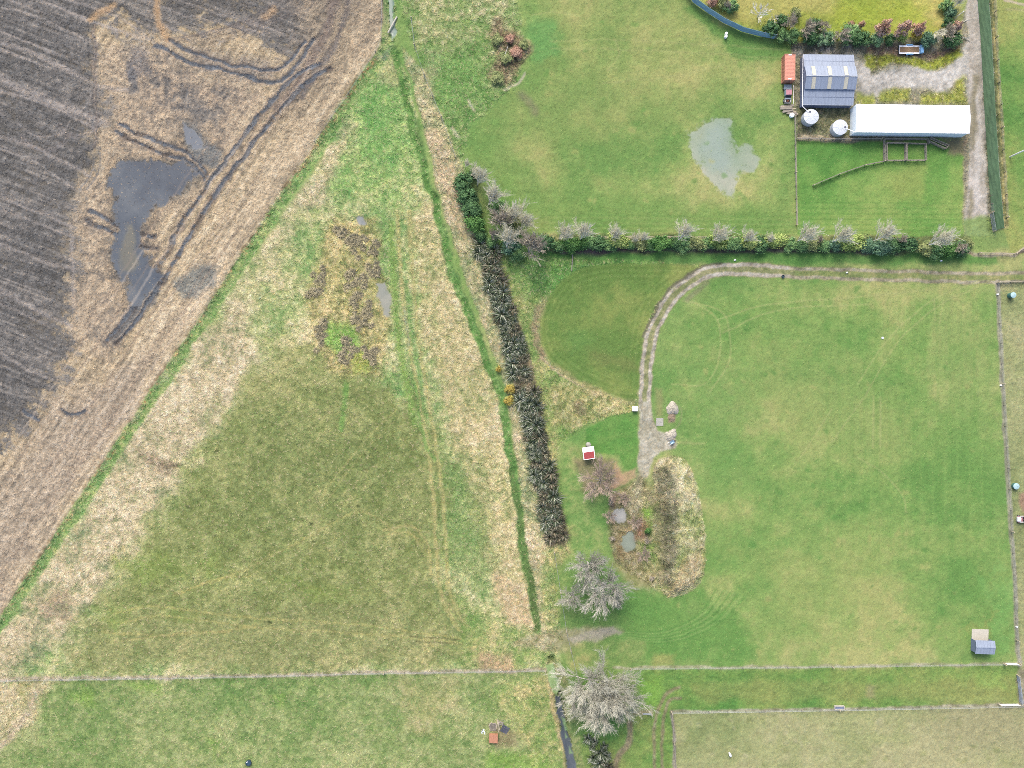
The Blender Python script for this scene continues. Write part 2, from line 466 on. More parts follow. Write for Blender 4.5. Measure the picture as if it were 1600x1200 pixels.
# --- home paddock
put(poly([(1110, 440), (1540, 430), (1556, 700), (1590, 1036), (1020, 1044), (980, 980), (1080, 940), (1108, 880), (1100, 740), (1060, 640), (1040, 560)], 30, 25), ((114, 157, 82), (144, 172, 97), (184, 186, 120)), noise=n_lawn)
for q, c, o in (([(1200, 560), (1330, 580), (1420, 640), (1400, 720), (1240, 700), (1160, 640)], (172, 178, 112), 0.45), ([(1180, 860), (1380, 840), (1420, 960), (1220, 1000)], (164, 176, 106), 0.45),
                ([(1440, 480), (1550, 480), (1570, 760), (1470, 740)], (116, 158, 84), 0.5), ([(1060, 560), (1160, 560), (1180, 760), (1110, 760)], (112, 158, 84), 0.45),
                ([(960, 930), (1100, 930), (1180, 1030), (980, 1040)], (106, 156, 78), 0.6), ([(1540, 900), (1580, 900), (1590, 1030), (1556, 1030)], (130, 178, 98), 0.6),
                ([(1500, 990), (1550, 960), (1540, 985), (1518, 984)], (170, 170, 100), 0.6)):
    put(poly(q, 40 if o < 0.55 else 14, 25), c, o)
# circular mown paddock west of the drive
CIRC = spline([(858, 462), (846, 490), (844, 520), (850, 550), (868, 572), (900, 596), (940, 614), (985, 626), (998, 610), (1004, 560), (1014, 500), (1040, 460), (1090, 418), (1000, 412), (920, 416), (880, 436), (858, 462)])
put(poly([(786, 400), (1100, 412), (1040, 460), (1012, 520), (1004, 640), (930, 660), (870, 700), (890, 860), (860, 900), (820, 640), (800, 520), (770, 420)], 5, 5), ((118, 156, 82), (152, 170, 102), (192, 180, 126)), noise=n_rgh, cl="rough_strip", rg=0.13)
put(poly([(790, 404), (1080, 412), (1010, 416), (900, 420), (862, 450), (800, 470)], 8, 8), ((102, 154, 78), (126, 170, 90), (160, 176, 106)), 0.85, noise=n_rgh)
put(poly(CIRC, 1.5, 1.2), ((112, 144, 74), (142, 160, 88), (160, 168, 98)), noise=n_lawn, cl="mown_paddock", rg=0.05)
sl, m, d = poly(CIRC, 1.5, 1.2)
ring = np.clip(np.sin(d / 1.4) * sm(d, 0, 3) * (1 - sm(d, 18, 45)), -1, 1) * m
col[sl] += ring[..., None] * np.array([5, 4, 4], np.float32)
put(poly([(880, 520), (920, 516), (926, 545), (890, 552)], 10, 8), (112, 152, 80), 0.6)
put(poly([(915, 550), (990, 560), (1000, 580), (930, 574)], 9, 9), (134, 138, 84), 0.5)
put(stroke(spline([(848, 470), (840, 510), (846, 550), (866, 576), (905, 600), (950, 618), (990, 628)]), 9, 5, 5), (190, 172, 130), 0.65)
put(stroke(spline([(846, 556), (868, 580), (900, 600), (940, 616)]), 3, 1, 2), (206, 188, 152), 0.8)
put(stroke(spline([(840, 480), (838, 530), (848, 560)]), 8, 4, 5), (156, 134, 112), 0.6)
put(poly([(856, 600), (940, 606), (990, 632), (940, 650), (900, 680), (870, 660)], 8, 9), ((138, 148, 92), (182, 174, 118), (206, 190, 148)), 0.8, noise=n_fin, rg=0.15)
put(poly([(897, 626), (914, 626), (916, 650), (902, 652)], 5, 5), (132, 116, 94), 0.6)
put(poly([(996, 642), (996, 740), (975, 732), (968, 712), (930, 706), (916, 690), (918, 672), (950, 650)], 2.5, 2), ((90, 144, 68), (108, 158, 78), (134, 168, 90)), noise=n_lawn, cl="mown_paddock", rg=0.05)
for a in (0.2, 0.45, 0.7):
    put(stroke([(920 + 76 * a, 690 - 10 * a), (996, 668 + 20 * a)], 2, 1.5, 1), (136, 170, 92), 0.5)
put(poly([(880, 700), (960, 720), (990, 742), (945, 780), (950, 850), (900, 880), (878, 800)], 10, 9), ((106, 154, 80), (134, 168, 94), (176, 180, 116)), 0.9, noise=n_rgh)
put(poly([(900, 715), (960, 720), (970, 745), (950, 768), (910, 770)], 6, 6), (150, 132, 108), 0.65)
put(poly([(964, 720), (972, 738), (994, 730), (992, 744), (968, 760), (948, 762), (958, 742)], 3, 4), (208, 168, 138), 0.75)

# drive: two wheel tracks, then a gravel apron
DR = spline([(1700, 434), (1560, 434), (1440, 432), (1330, 429), (1220, 425), (1150, 420), (1110, 424), (1080, 438), (1052, 462), (1034, 490), (1020, 520), (1012, 560), (1008, 600), (1007, 640)])
def offs(pts, d):
    out = []
    for i, p in enumerate(pts):
        a = pts[max(i - 1, 0)]; b = pts[min(i + 1, len(pts) - 1)]
        tx, ty = b[0] - a[0], b[1] - a[1]; L = math.hypot(tx, ty) or 1
        out.append((p[0] - ty / L * d, p[1] + tx / L * d))
    return out
drv_w = 1.0
put(stroke(DR, 21, 2.5, 2.5), ((132, 150, 92), (146, 156, 100), (164, 162, 112)), 0.85, noise=n_fin, cl="drive", rg=0.08)
half = [p for p in DR if p[0] < 1240]
put(stroke(half, 20, 3, 3), ((126, 132, 92), (150, 152, 110), (172, 168, 132)), 0.6, noise=n_fin)
for o in (-6.8, 6.8):
    put(stroke(offs(DR, o), 5.4, 1.4, 1.8), ((150, 142, 122), (180, 170, 148), (200, 190, 168)), 0.85, noise=n_fin, rg=0.1)
    put(stroke(offs(half, o), 5.6, 1.4, 2.2), ((168, 162, 146), (194, 188, 170), (212, 206, 190)), 0.85, noise=n_fin)
put(stroke(offs([p for p in DR if 1010 < p[0] < 1130 and p[1] < 530], 11), 4, 1.6, 3), (112, 108, 94), 0.7)
put(stroke([(1072, 468), (1090, 452), (1104, 440)], 8, 3, 3), (138, 132, 112), 0.5)
put(poly([(998, 628), (1017, 628), (1019, 652), (1028, 672), (1050, 676), (1057, 690), (1054, 700), (1032, 704), (1020, 716), (1014, 744), (1000, 748), (996, 728), (998, 690)], 2.5, 2.5), ((168, 164, 138), (186, 182, 158), (204, 200, 180)), noise=n_rgh, cl="drive", rg=0.09)
put(poly([(1024, 606), (1036, 606), (1034, 652), (1025, 652)], 4, 3), (164, 158, 110), 0.6)
put(stroke(spline([(1048, 625), (1064, 640), (1062, 660), (1050, 672)]), 3, 1.5, 2), (150, 160, 112), 0.6)
put(poly([(1044, 646), (1056, 648), (1054, 660), (1044, 660)], 2, 2), (166, 142, 124), 0.85)
put(stroke([(1056, 690), (1100, 694)], 4, 2, 2), (168, 178, 116), 0.6)
for q in (spline([(1540, 436), (1470, 462), (1420, 498), (1380, 540), (1340, 600)]), spline([(1546, 440), (1480, 470), (1432, 505), (1395, 545), (1350, 620), (1300, 690)]), spline([(1120, 500), (1200, 476), (1340, 464), (1460, 452)]), spline([(1130, 520), (1220, 484), (1360, 476)]),
          spline([(1080, 470), (1120, 500), (1124, 560), (1100, 600), (1050, 600)]), spline([(1066, 470), (1130, 490), (1140, 560), (1110, 612)]), spline([(1365, 620), (1364, 700)]), spline([(1376, 620), (1375, 700)]), spline([(1340, 714), (1380, 740), (1410, 775), (1416, 800)]), spline([(1300, 640), (1250, 716)]),
          spline([(1460, 470), (1462, 500)]), spline([(1474, 470), (1468, 505)])):
    put(stroke(q, 2.4, 1.5, 1.0), (182, 188, 124), 0.55)
for k in range(9):
    r = 1 + k * 0.09
    q = spline([(1060 + 60 * r, 900 + 20 * r), (1050 + 40 * r, 940 + 22 * r), (1000 + 30 * r, 962 + 24 * r), (960, 960 + 24 * r)])
    put(stroke(q, 2.2, 1.4, 1.0), (148, 178, 106) if k % 2 else (94, 146, 72), 0.45)
for k in range(26):
    x = 1290 + k * 9.6
    put(stroke([(x, 470), (x + 6, 860)], 3, 2.5, 1.0), (152, 182, 102) if k % 2 else (114, 158, 80), 0.24)

# long grassy mound, brush on its west flank
MOUND = spline([(1030, 716), (1060, 714), (1082, 740), (1096, 780), (1102, 830), (1103, 880), (1090, 915), (1062, 933), (1036, 922), (1026, 880), (1024, 800), (1022, 740), (1030, 716)])
sl, m, d = poly(MOUND, 2, 3)
put((sl, m), ((150, 174, 102), (200, 199, 145), (226, 210, 174)), noise=n_rgh, cl="earth_mound", rg=0.17)
hgt[sl] += sm(d, 0, 26) * 2.1
put(poly([(1026, 726), (1052, 726), (1058, 780), (1056, 860), (1046, 910), (1032, 905), (1028, 820)], 6, 5), ((98, 102, 78), (130, 130, 102), (162, 156, 126)), 0.9, noise=n_fin, rg=0.17)
put(poly([(1072, 870), (1098, 850), (1100, 880), (1080, 916), (1050, 928), (1046, 908)], 7, 6), (212, 186, 146), 0.6)
put(stroke([(1030, 800), (1034, 900)], 6, 3, 3), (150, 156, 112), 0.6)
# scruffy hollow with two pale pools
put(poly([(956, 772), (996, 742), (1014, 742), (1026, 800), (1030, 900), (1030, 920), (990, 900), (966, 880), (954, 830)], 9, 8), ((122, 124, 88), (158, 148, 112), (198, 182, 148)), 0.9, noise=n_fin, rg=0.16, cl="scrub_hollow")
put(poly([(964, 834), (990, 828), (996, 864), (968, 872)], 7, 7), (166, 138, 96), 0.5)
put(poly([(1002, 780), (1026, 790), (1028, 900), (1006, 880), (1000, 830)], 7, 7), ((124, 158, 84), (150, 160, 100), (180, 168, 130)), 0.75, noise=n_fin)
put(stroke([(1000, 740), (994, 800)], 15, 5, 4), ((150, 148, 116), (172, 166, 134), (190, 184, 154)), 0.8, noise=n_fin)
put(poly([(1008, 796), (1020, 796), (1020, 830), (1010, 826)], 4, 4), (130, 186, 74), 0.8)
put(poly([(1004, 850), (1024, 852), (1020, 880), (1006, 876)], 5, 5), (126, 168, 78), 0.6)
put(poly([(960, 880), (1010, 872), (1030, 900), (1020, 930), (980, 920)], 10, 8), ((140, 146, 92), (172, 164, 116), (196, 184, 146)), 0.8, noise=n_fin)
PUDDLES = []
def puddle(name, pts, c, soft=2.0, wob=2.5, cut=0.5, op=0.95):
    sl, m, d = poly(pts, soft * 1.6 + 1.5, wob)
    s = (sl, sm(m + (N_tuft[sl] - .5) * .55 + (N_small[sl] - .5) * .5, .22, .78).astype(np.float32) * sm(m, .02, .15).astype(np.float32))
    put(s, c, op, cl=name, rg=0.015, noise=n_lawn, cut=cut)
    PUDDLES.append(name)
puddle("hollow_pond", [(959, 796), (974, 792), (984, 806), (981, 821), (969, 824), (954, 812)], ((178, 178, 168), (194, 194, 186), (206, 208, 202)), 2, 3)
puddle("hollow_pond_deep", [(973, 838), (990, 833), (999, 846), (995, 861), (981, 863), (971, 851)], ((150, 162, 142), (166, 178, 158), (178, 188, 170)), 2, 3)
put(poly([(956, 776), (968, 764), (966, 792), (954, 800)], 4, 5), (160, 126, 122), 0.6)
put(poly([(1000, 812), (1018, 814), (1014, 846), (996, 846)], 5, 5), (176, 132, 112), 0.7)
# paddock puddle
puddle("paddock_puddle", [(1074, 216), (1077, 208), (1095, 197), (1122, 186), (1138, 184), (1142, 203), (1150, 220), (1155, 237), (1160, 225), (1172, 225), (1177, 240), (1186, 250), (1180, 267), (1157, 272), (1147, 288), (1144, 306), (1132, 304), (1115, 287), (1100, 272), (1087, 256), (1086, 242)], ((154, 172, 144), (170, 182, 160), (188, 192, 172)), 5, 3, op=.86)

put(poly([(1104, 204), (1132, 196), (1140, 230), (1150, 256), (1134, 276), (1112, 262), (1100, 236)], 16, 8), (160, 180, 168), 0.6)
# --- south-east fields
put(poly([(900, 1050), (1590, 1042), (1600, 1102), (1052, 1112), (1046, 1300), (880, 1300)], 3, 3), ((96, 146, 72), (126, 160, 84), (152, 168, 96)), noise=n_lawn, cl="grass_lane", rg=0.08)
put(poly([(1080, 1068), (1580, 1062), (1584, 1090), (1100, 1096)], 7, 6), (152, 160, 96), 0.55)
put(poly([(1000, 1056), (1042, 1060), (1024, 1110), (1000, 1104)], 8, 6), (134, 182, 82), 0.7)
put(poly([(1524, 1054), (1560, 1054), (1576, 1074), (1530, 1076)], 7, 6), (150, 184, 96), 0.6)
put(poly([(1350, 1070), (1366, 1070), (1364, 1092), (1352, 1092)], 5, 4), (164, 160, 116), 0.7)
put(poly([(1050, 1113), (1600, 1103), (1760, 1100), (1760, 1300), (1056, 1300)], 2, 1.5), ((146, 160, 104), (170, 176, 122), (186, 184, 136)), noise=n_lawn, cl="south_paddock", rg=0.07)
put(poly([(1440, 1108), (1640, 1104), (1640, 1190), (1480, 1160)], 30, 16), (160, 158, 118), 0.5)
put(stroke([(1050, 1112), (1310, 1108), (1600, 1101), (1760, 1098)], 4.5, 1.8, 2), ((132, 128, 104), (172, 166, 144), (200, 194, 176)), 0.85, noise=n_fin)
put(stroke([(1049, 1112), (1053, 1160), (1057, 1300)], 5, 1.6, 2), ((132, 124, 112), (166, 158, 146), (190, 182, 170)), 0.85, noise=n_fin)
for q in (spline([(1062, 1074), (1040, 1086), (1026, 1116), (1022, 1150), (1024, 1210)]), spline([(1064, 1090), (1046, 1094), (1038, 1118), (1034, 1150), (1036, 1210)])):
    put(stroke(q, 5, 2, 2), ((132, 124, 96), (158, 146, 118), (176, 164, 138)), 0.8, noise=n_fin)
put(stroke(spline([(984, 1128), (984, 1155), (968, 1180), (962, 1210)]), 9, 3, 3), ((130, 118, 96), (154, 138, 114), (172, 156, 130)), 0.85, noise=n_fin)
put(stroke([(988, 1112), (1018, 1114)], 7, 3, 3), (160, 146, 126), 0.7)
# eastern neighbour
put(poly([(1560, 440), (1760, 440), (1760, 1100), (1602, 1100), (1592, 1040)], 2, 1.5), ((140, 152, 100), (164, 172, 118), (184, 182, 134)), noise=n_lawn, cl="neighbour_paddock", rg=0.08)
put(poly([(1592, 770), (1630, 760), (1630, 802), (1596, 800)], 4, 4), (172, 140, 118), 0.85)
put(stroke([(1558, 440), (1566, 600), (1580, 830), (1592, 1040)], 7, 1.6, 1.6), ((138, 136, 118), (164, 160, 142), (190, 184, 164)), 0.85, noise=n_fin)
put(stroke([(1558, 441), (1760, 440)], 5, 1.6, 1.4), ((120, 118, 104), (150, 146, 130), (186, 182, 164)), 0.8, noise=n_fin)
put(stroke([(1510, 392), (1532, 398), (1584, 398), (1604, 384)], 6, 2, 2.5), ((164, 148, 124), (192, 178, 154), (208, 198, 180)), 0.85, noise=n_fin)
put(poly([(1588, 395), (1610, 382), (1612, 396)], 3, 3), (110, 96, 88), 0.8)
put(poly([(1588, 1046), (1610, 1046), (1610, 1104), (1592, 1104)], 3, 3), ((140, 134, 112), (168, 160, 138), (186, 180, 160)), 0.8, noise=n_fin)

# --- the big rough triangle
TRI = [(604, 78), (622, 90), (640, 120), (650, 180), (668, 290), (700, 400), (735, 500), (775, 600), (795, 700), (812, 800), (828, 900), (840, 985), (870, 1000), (880, 1046), (600, 1052), (-90, 1066), (-90, 1090), (0, 985), (120, 815), (260, 600), (380, 428), (475, 290), (550, 170)]
put(poly(TRI, 3, 3), ((128, 170, 98), (178, 190, 128), (224, 212, 168)), noise=n_rgh, cl="rough_pasture", rg=0.12)
put(poly([(604, 84), (640, 130), (650, 190), (668, 290), (640, 320), (560, 320), (500, 290), (560, 170)], 16, 14), ((118, 172, 92), (154, 190, 110), (206, 206, 144)), 0.75, noise=n_rgh)
put(poly([(604, 84), (628, 100), (636, 130), (616, 140), (588, 126)], 6, 6), (196, 176, 138), 0.5)
put(poly([(250, 600), (340, 500), (470, 300), (540, 190), (556, 200), (500, 320), (420, 470), (400, 560), (330, 680), (270, 770), (200, 880), (100, 1000), (20, 1060), (-90, 1070), (0, 985), (120, 815)], 20, 14), ((152, 158, 120), (206, 188, 154), (228, 210, 178)), 0.8, noise=n_rgh)
put(poly([(380, 440), (470, 330), (520, 330), (500, 430), (520, 540), (440, 545), (400, 560)], 20, 16), ((132, 174, 100), (184, 194, 130), (224, 210, 164)), 0.75, noise=n_rgh)
OL = [(392, 580), (450, 540), (500, 545), (540, 560), (610, 600), (660, 650), (690, 700), (704, 800), (690, 880), (710, 960), (752, 1010), (750, 1036), (500, 1046), (110, 1040), (116, 1000), (170, 930), (210, 860), (280, 760), (330, 690), (360, 640)]
put(poly(OL, 26, 22), ((128, 142, 82), (150, 160, 100), (180, 180, 122)), noise=n_rgh, rg=0.09)
put(poly([(430, 560), (600, 640), (660, 760), (560, 860), (380, 800), (340, 700)], 60, 30), ((120, 138, 80), (140, 152, 94), (166, 168, 110)), 0.6, noise=n_rgh)
put(poly([(120, 960), (600, 940), (740, 1020), (480, 1044), (110, 1036)], 25, 20), ((138, 146, 94), (162, 166, 112), (188, 180, 126)), 0.6, noise=n_rgh)
for q in ([(180, 876), (260, 860), (300, 900), (220, 910)], [(150, 960), (200, 950), (190, 985)], [(270, 950), (320, 965), (300, 975)], [(290, 880), (340, 870), (330, 905)], [(440, 905), (540, 920), (500, 940)]):
    put(poly(q, 14, 12), (142, 164, 86), 0.6)
# tan band beside the long ditch
put(poly([(672, 310), (704, 410), (738, 510), (776, 610), (796, 710), (812, 810), (828, 910), (836, 990), (780, 960), (740, 820), (700, 680), (690, 600), (650, 480), (640, 340)], 9, 9), ((158, 168, 108), (208, 195, 144), (228, 209, 168)), 0.85, noise=n_rgh, rg=0.13)
put(poly([(690, 720), (760, 780), (770, 900), (720, 940), (690, 840)], 18, 14), (132, 158, 92), 0.55)
put(poly([(700, 930), (840, 990), (860, 1040), (720, 1044)], 14, 12), ((112, 158, 80), (146, 170, 98), (188, 182, 122)), 0.7, noise=n_rgh)
put(poly([(770, 890), (830, 930), (836, 985), (790, 970)], 8, 8), (214, 186, 150), 0.5)
put(poly([(750, 1024), (800, 1022), (806, 1046), (750, 1048)], 7, 6), (186, 158, 128), 0.7)
# tussock patch ground
put(poly([(520, 340), (590, 340), (610, 500), (600, 590), (520, 580), (490, 540), (480, 440)], 10, 8), ((140, 132, 88), (188, 172, 116), (214, 190, 138)), 0.7, noise=n_fin, rg=0.16)
put(poly([(510, 500), (556, 510), (560, 545), (530, 560), (504, 535)], 7, 6), (112, 172, 74), 0.7)
put(poly([(550, 540), (580, 544), (576, 580), (550, 584)], 6, 6), (168, 184, 88), 0.7)
puddle("tussock_puddle", [(588, 440), (602, 436), (609, 466), (608, 494), (600, 490), (590, 466)], ((156, 160, 146), (174, 174, 156), (190, 186, 162)), 3, 3)
puddle("small_tussock_puddle", [(554, 340), (566, 338), (574, 350), (566, 354)], ((136, 142, 140), (152, 158, 154), (170, 170, 164)), 1.5, 2)
# tracks down the triangle
for q, c, o, w in ((spline([(622, 330), (626, 430), (640, 540), (660, 650), (676, 760), (682, 860), (690, 930), (716, 985)]), (192, 184, 122), 0.75, 6), (spline([(640, 330), (644, 430), (656, 540), (674, 650), (690, 760), (698, 860), (704, 930), (730, 980)]), (192, 184, 122), 0.7, 6),
                   (spline([(612, 350), (616, 450), (628, 560), (648, 660)]), (140, 172, 92), 0.85, 10), (spline([(634, 440), (642, 500), (652, 560), (662, 640)]), (122, 160, 92), 0.7, 6), (spline([(648, 600), (664, 690), (680, 720)]), (122, 168, 88), 0.6, 5),
                   (spline([(632, 480), (640, 540)]), (150, 168, 140), 0.6, 3),
                   (spline([(540, 600), (538, 640), (534, 670)]), (122, 166, 86), 0.8, 8), (spline([(270, 930), (380, 890), (470, 845), (560, 800), (622, 832), (660, 848), (672, 890)]), (184, 178, 114), 0.45, 4),
                   (spline([(500, 780), (560, 700), (620, 640)]), (184, 180, 116), 0.5, 3), (spline([(508, 786), (566, 708), (626, 650)]), (184, 180, 116), 0.4, 3), (spline([(600, 830), (640, 822), (668, 850), (674, 900)]), (198, 184, 124), 0.55, 4), (spline([(604, 836), (640, 832), (660, 860)]), (198, 184, 124), 0.5, 3),
                   (spline([(180, 960), (220, 948), (270, 950), (400, 966), (560, 976), (720, 998)]), (190, 184, 116), 0.55, 3.5), (spline([(190, 974), (260, 962), (400, 980), (560, 990), (716, 1004)]), (190, 184, 116), 0.5, 3.5), (spline([(160, 988), (280, 992), (400, 978)]), (192, 182, 116), 0.5, 3.5),
                   (spline([(180, 1003), (280, 990), (360, 986)]), (192, 180, 118), 0.45, 3), (spline([(640, 994), (720, 1000)]), (112, 112, 76), 0.6, 2.2), (spline([(650, 1002), (722, 1006)]), (112, 112, 76), 0.6, 2.2), (spline([(676, 900), (684, 940), (712, 988), (720, 996)]), (132, 148, 96), 0.6, 3.5), (spline([(690, 930), (722, 975)]), (142, 140, 96), 0.6, 2.5),
                   (spline([(280, 930), (340, 904), (400, 900)]), (186, 176, 108), 0.5, 3), (spline([(400, 560), (520, 500), (590, 440)]), (176, 178, 110), 0.0, 3)):
    put(stroke(q, w, w * 0.35, 1.6), c, o)
for (x, y) in ((585, 701), (487, 818), (490, 845), (422, 972), (341, 704), (293, 792), (560, 790)):
    put(stroke([(x - 1.5, y), (x + 1.5, y + 1)], 4, 1.5, 1.5), (84, 96, 56), 0.8)
put(poly([(215, 705), (260, 712), (286, 726), (270, 738), (228, 730)], 6, 6), ((116, 104, 84), (146, 130, 106), (170, 152, 126)), 0.7, noise=n_fin)
put(poly([(60, 940), (110, 920), (110, 960), (70, 975)], 12, 10), (160, 140, 116), 0.5)

# strip between the long ditch and the flax row
put(poly([(626, 76), (664, 110), (690, 180), (724, 262), (752, 380), (778, 470), (810, 600), (828, 720), (850, 830), (868, 900), (880, 1000), (842, 985), (820, 820), (800, 660), (786, 590), (740, 470), (690, 320), (664, 200), (640, 110)], 3, 3), ((132, 156, 106), (182, 180, 134), (218, 198, 164)), noise=n_rgh, cl="ditch_bank", rg=0.16)
put(poly([(664, 200), (690, 200), (716, 280), (740, 390), (716, 360), (684, 270)], 6, 6), (202, 180, 148), 0.6)
put(poly([(846, 850), (880, 850), (900, 1000), (856, 1000), (842, 940)], 8, 8), ((120, 158, 86), (152, 172, 102), (196, 184, 132)), 0.8, noise=n_rgh)
put(poly([(740, 370), (772, 380), (800, 470), (830, 560), (850, 680), (880, 820), (884, 850), (862, 850), (830, 700), (804, 590), (770, 480), (748, 400)], 4, 4), ((96, 92, 74), (130, 120, 98), (160, 142, 118)), 0.9, noise=n_fin, rg=0.16, cl="flax_bed")
put(poly([(770, 410), (786, 430), (798, 470), (794, 490), (780, 460)], 4, 4), (150, 128, 110), 0.8)
put(poly([(850, 985), (960, 978), (976, 985), (940, 1000), (870, 1020), (800, 1012), (800, 1000)], 6, 5), ((150, 148, 108), (176, 166, 132), (194, 186, 158)), 0.8, noise=n_fin)
put(poly([(890, 996), (960, 978), (972, 986), (930, 1004), (894, 1006)], 3, 4), (188, 182, 164), 0.75)
put(poly([(880, 1006), (1000, 1000), (1000, 1040), (888, 1044)], 8, 8), ((124, 158, 88), (158, 172, 106), (200, 184, 128)), 0.75, noise=n_rgh)
put(poly([(1020, 1022), (1054, 1022), (1050, 1042), (1020, 1042)], 6, 5), (180, 172, 108), 0.6)

# --- lower left paddock
put(poly([(-90, 1066), (870, 1050), (872, 1100), (888, 1300), (-90, 1300)], 2.5, 2), ((118, 152, 84), (146, 166, 102), (174, 182, 124)), noise=n_rgh, cl="lower_paddock", rg=0.09)
put(poly([(-90, 1062), (90, 1060), (60, 1110), (30, 1150), (-90, 1240)], 8, 8), ((140, 160, 94), (190, 178, 132), (212, 194, 160)), 0.85, noise=n_rgh, rg=0.15)
put(stroke([(60, 1080), (44, 1112), (10, 1160), (-40, 1210)], 11, 5, 4), (208, 190, 164), 0.75)
for q in ([(110, 1080), (148, 1076), (150, 1100), (120, 1096)], [(195, 1070), (250, 1070), (240, 1084)], [(320, 1160), (350, 1158), (340, 1180)], [(425, 1084), (450, 1086), (440, 1102)], [(760, 1180), (860, 1170), (880, 1210), (760, 1210)]):
    put(poly(q, 9, 8), (138, 176, 84), 0.7)
put(poly([(620, 1070), (700, 1060), (720, 1100), (680, 1150), (630, 1120)], 20, 16), ((150, 162, 100), (180, 176, 120), (200, 186, 140)), 0.6, noise=n_rgh)
put(poly([(760, 1080), (870, 1056), (884, 1190), (840, 1190), (800, 1130)], 12, 12), ((112, 158, 80), (150, 172, 100), (206, 190, 134)), 0.8, noise=n_rgh, rg=0.13)
put(poly([(768, 1130), (806, 1140), (806, 1166), (776, 1166)], 7, 6), (156, 142, 108), 0.75)
put(stroke([(858, 1056), (868, 1110), (884, 1180), (890, 1220)], 9, 3, 3), ((170, 160, 110), (206, 182, 138), (220, 196, 158)), 0.8, noise=n_fin)
put(stroke([(880, 1056), (894, 1110), (906, 1210)], 14, 5, 4), ((112, 140, 84), (160, 160, 112), (196, 180, 140)), 0.6, noise=n_fin)
# fence line across the bottom of the triangle: grazed bare strip
put(stroke([(-90, 1062), (300, 1058), (600, 1051), (880, 1047)], 6, 2, 2.5), ((150, 142, 116), (194, 180, 158), (212, 200, 182)), 0.85, noise=n_fin)
put(stroke([(960, 1044), (1300, 1041), (1590, 1038)], 4.5, 1.8, 2), ((140, 148, 106), (180, 176, 146), (206, 198, 180)), 0.8, noise=n_fin)

# dung patches, thistles and ranker clumps of grass
for (x0, y0, x1, y1, n, cs) in ((1040, 450, 1550, 1030, 130, ((98, 146, 74), (176, 180, 112))), (30, 1075, 850, 1195, 150, ((100, 136, 74), (160, 170, 112))), (840, 20, 1230, 330, 70, ((106, 150, 76), (184, 184, 116))), (1070, 1120, 1590, 1195, 60, ((140, 150, 96), (192, 190, 148))), (420, 600, 680, 1030, 90, ((104, 122, 70), (170, 170, 112))), (1600, 460, 1640, 1090, 30, ((130, 140, 92), (180, 176, 124)))):
    for k in range(n):
        x, y = rnd.uniform(x0, x1), rnd.uniform(y0, y1)
        put(stroke([(x, y), (x + rnd.uniform(-4, 4), y + rnd.uniform(-3, 3))], rnd.uniform(3, 9), 2.5, 4), cs[rnd.random() < .4], rnd.uniform(.25, .6))
# --- ditches (grassed cuts)
D1 = spline([(614, 80), (624, 104), (633, 145), (643, 185), (652, 230), (672, 296), (692, 372), (712, 436), (736, 502), (764, 572), (782, 622), (795, 690), (808, 790), (822, 880), (834, 950), (840, 984)])
sl, m, d = stroke(D1, 11.5, 2.5, 4)
put((sl, m), ((92, 136, 70), (110, 154, 82), (140, 174, 104)), noise=n_fin, cl="ditch", rg=0.09)
hgt[sl] -= (1 - sm(d, 1, 10)) * 0.6
put(stroke([(826, 890), (832, 930), (840, 984)], 10, 3, 2), (100, 122, 72), 0.8)
put(stroke([(800, 740), (806, 780), (826, 900)], 9, 3, 2), (106, 134, 78), 0.7)
put(stroke([(652, 190), (660, 240)], 8, 3, 2), (96, 130, 72), 0.6)
D0 = [(606, -90), (610, 0), (611, 50), (603, 76), (540, 168), (450, 300), (350, 452), (240, 620), (100, 830), (0, 978), (-90, 1110)]
sl, m, d = stroke(D0, 19, 2.5, 2.5)
put((sl, m), ((108, 150, 84), (134, 168, 100), (168, 178, 116)), noise=n_fin, cl="boundary_ditch", rg=0.13)
hgt[sl] -= (1 - sm(d, 1, 12)) * 0.5
for k in range(240):
    t = rnd.random() * 0.94 + 0.03
    i = 3 + t * 7; j = int(i); f = i - j
    if j >= len(D0) - 1: continue
    x = D0[j][0] * (1 - f) + D0[j + 1][0] * f - 5 + rnd.uniform(-3, 3); y = D0[j][1] * (1 - f) + D0[j + 1][1] * f - 4 + rnd.uniform(-3, 3)
    put(stroke([(x, y), (x + 0.8, y)], rnd.uniform(1.6, 3.2), 1, 0.5), (206, 160, 110), 0.7)
puddle("ditch_water", [(607, -90), (615, -90), (616, 0), (614, 30), (619, 50), (612, 62), (608, 30), (607, 0)], ((118, 146, 128), (134, 160, 144), (148, 170, 156)), 1.2, 1)
put(poly([(590, 88), (606, 76), (606, 90), (596, 96)], 4, 4), (140, 158, 132), 0.7)
D2 = spline([(862, 1030), (864, 1056), (872, 1084), (880, 1120), (890, 1180), (902, 1300)])
sl, m, d = stroke(D2, 15, 2.5, 2)
hgt[sl] -= (1 - sm(d, 1, 9)) * 0.9
put((sl, m), ((100, 124, 76), (132, 142, 90), (170, 164, 116)), 0.8, noise=n_fin, cl="stream_bank")
puddle("weedy_stream", [(853, 1040), (865, 1040), (875, 1076), (868, 1088), (860, 1072)], ((152, 184, 120), (166, 198, 132), (180, 208, 146)), 1.6, 1.5)
puddle("stream", [(868, 1086), (876, 1088), (880, 1120), (892, 1160), (902, 1210), (912, 1300), (898, 1300), (886, 1200), (876, 1140), (870, 1110)], ((84, 92, 98), (100, 108, 114), (116, 122, 128)), 1.6, 1.5)
for q in ([(876, 1122), (884, 1126), (890, 1140), (884, 1142)], [(884, 1144), (888, 1152), (884, 1154)], [(890, 1166), (896, 1176), (890, 1178)]):
    put(poly(q, 1.5, 2), (160, 196, 128), 0.8)

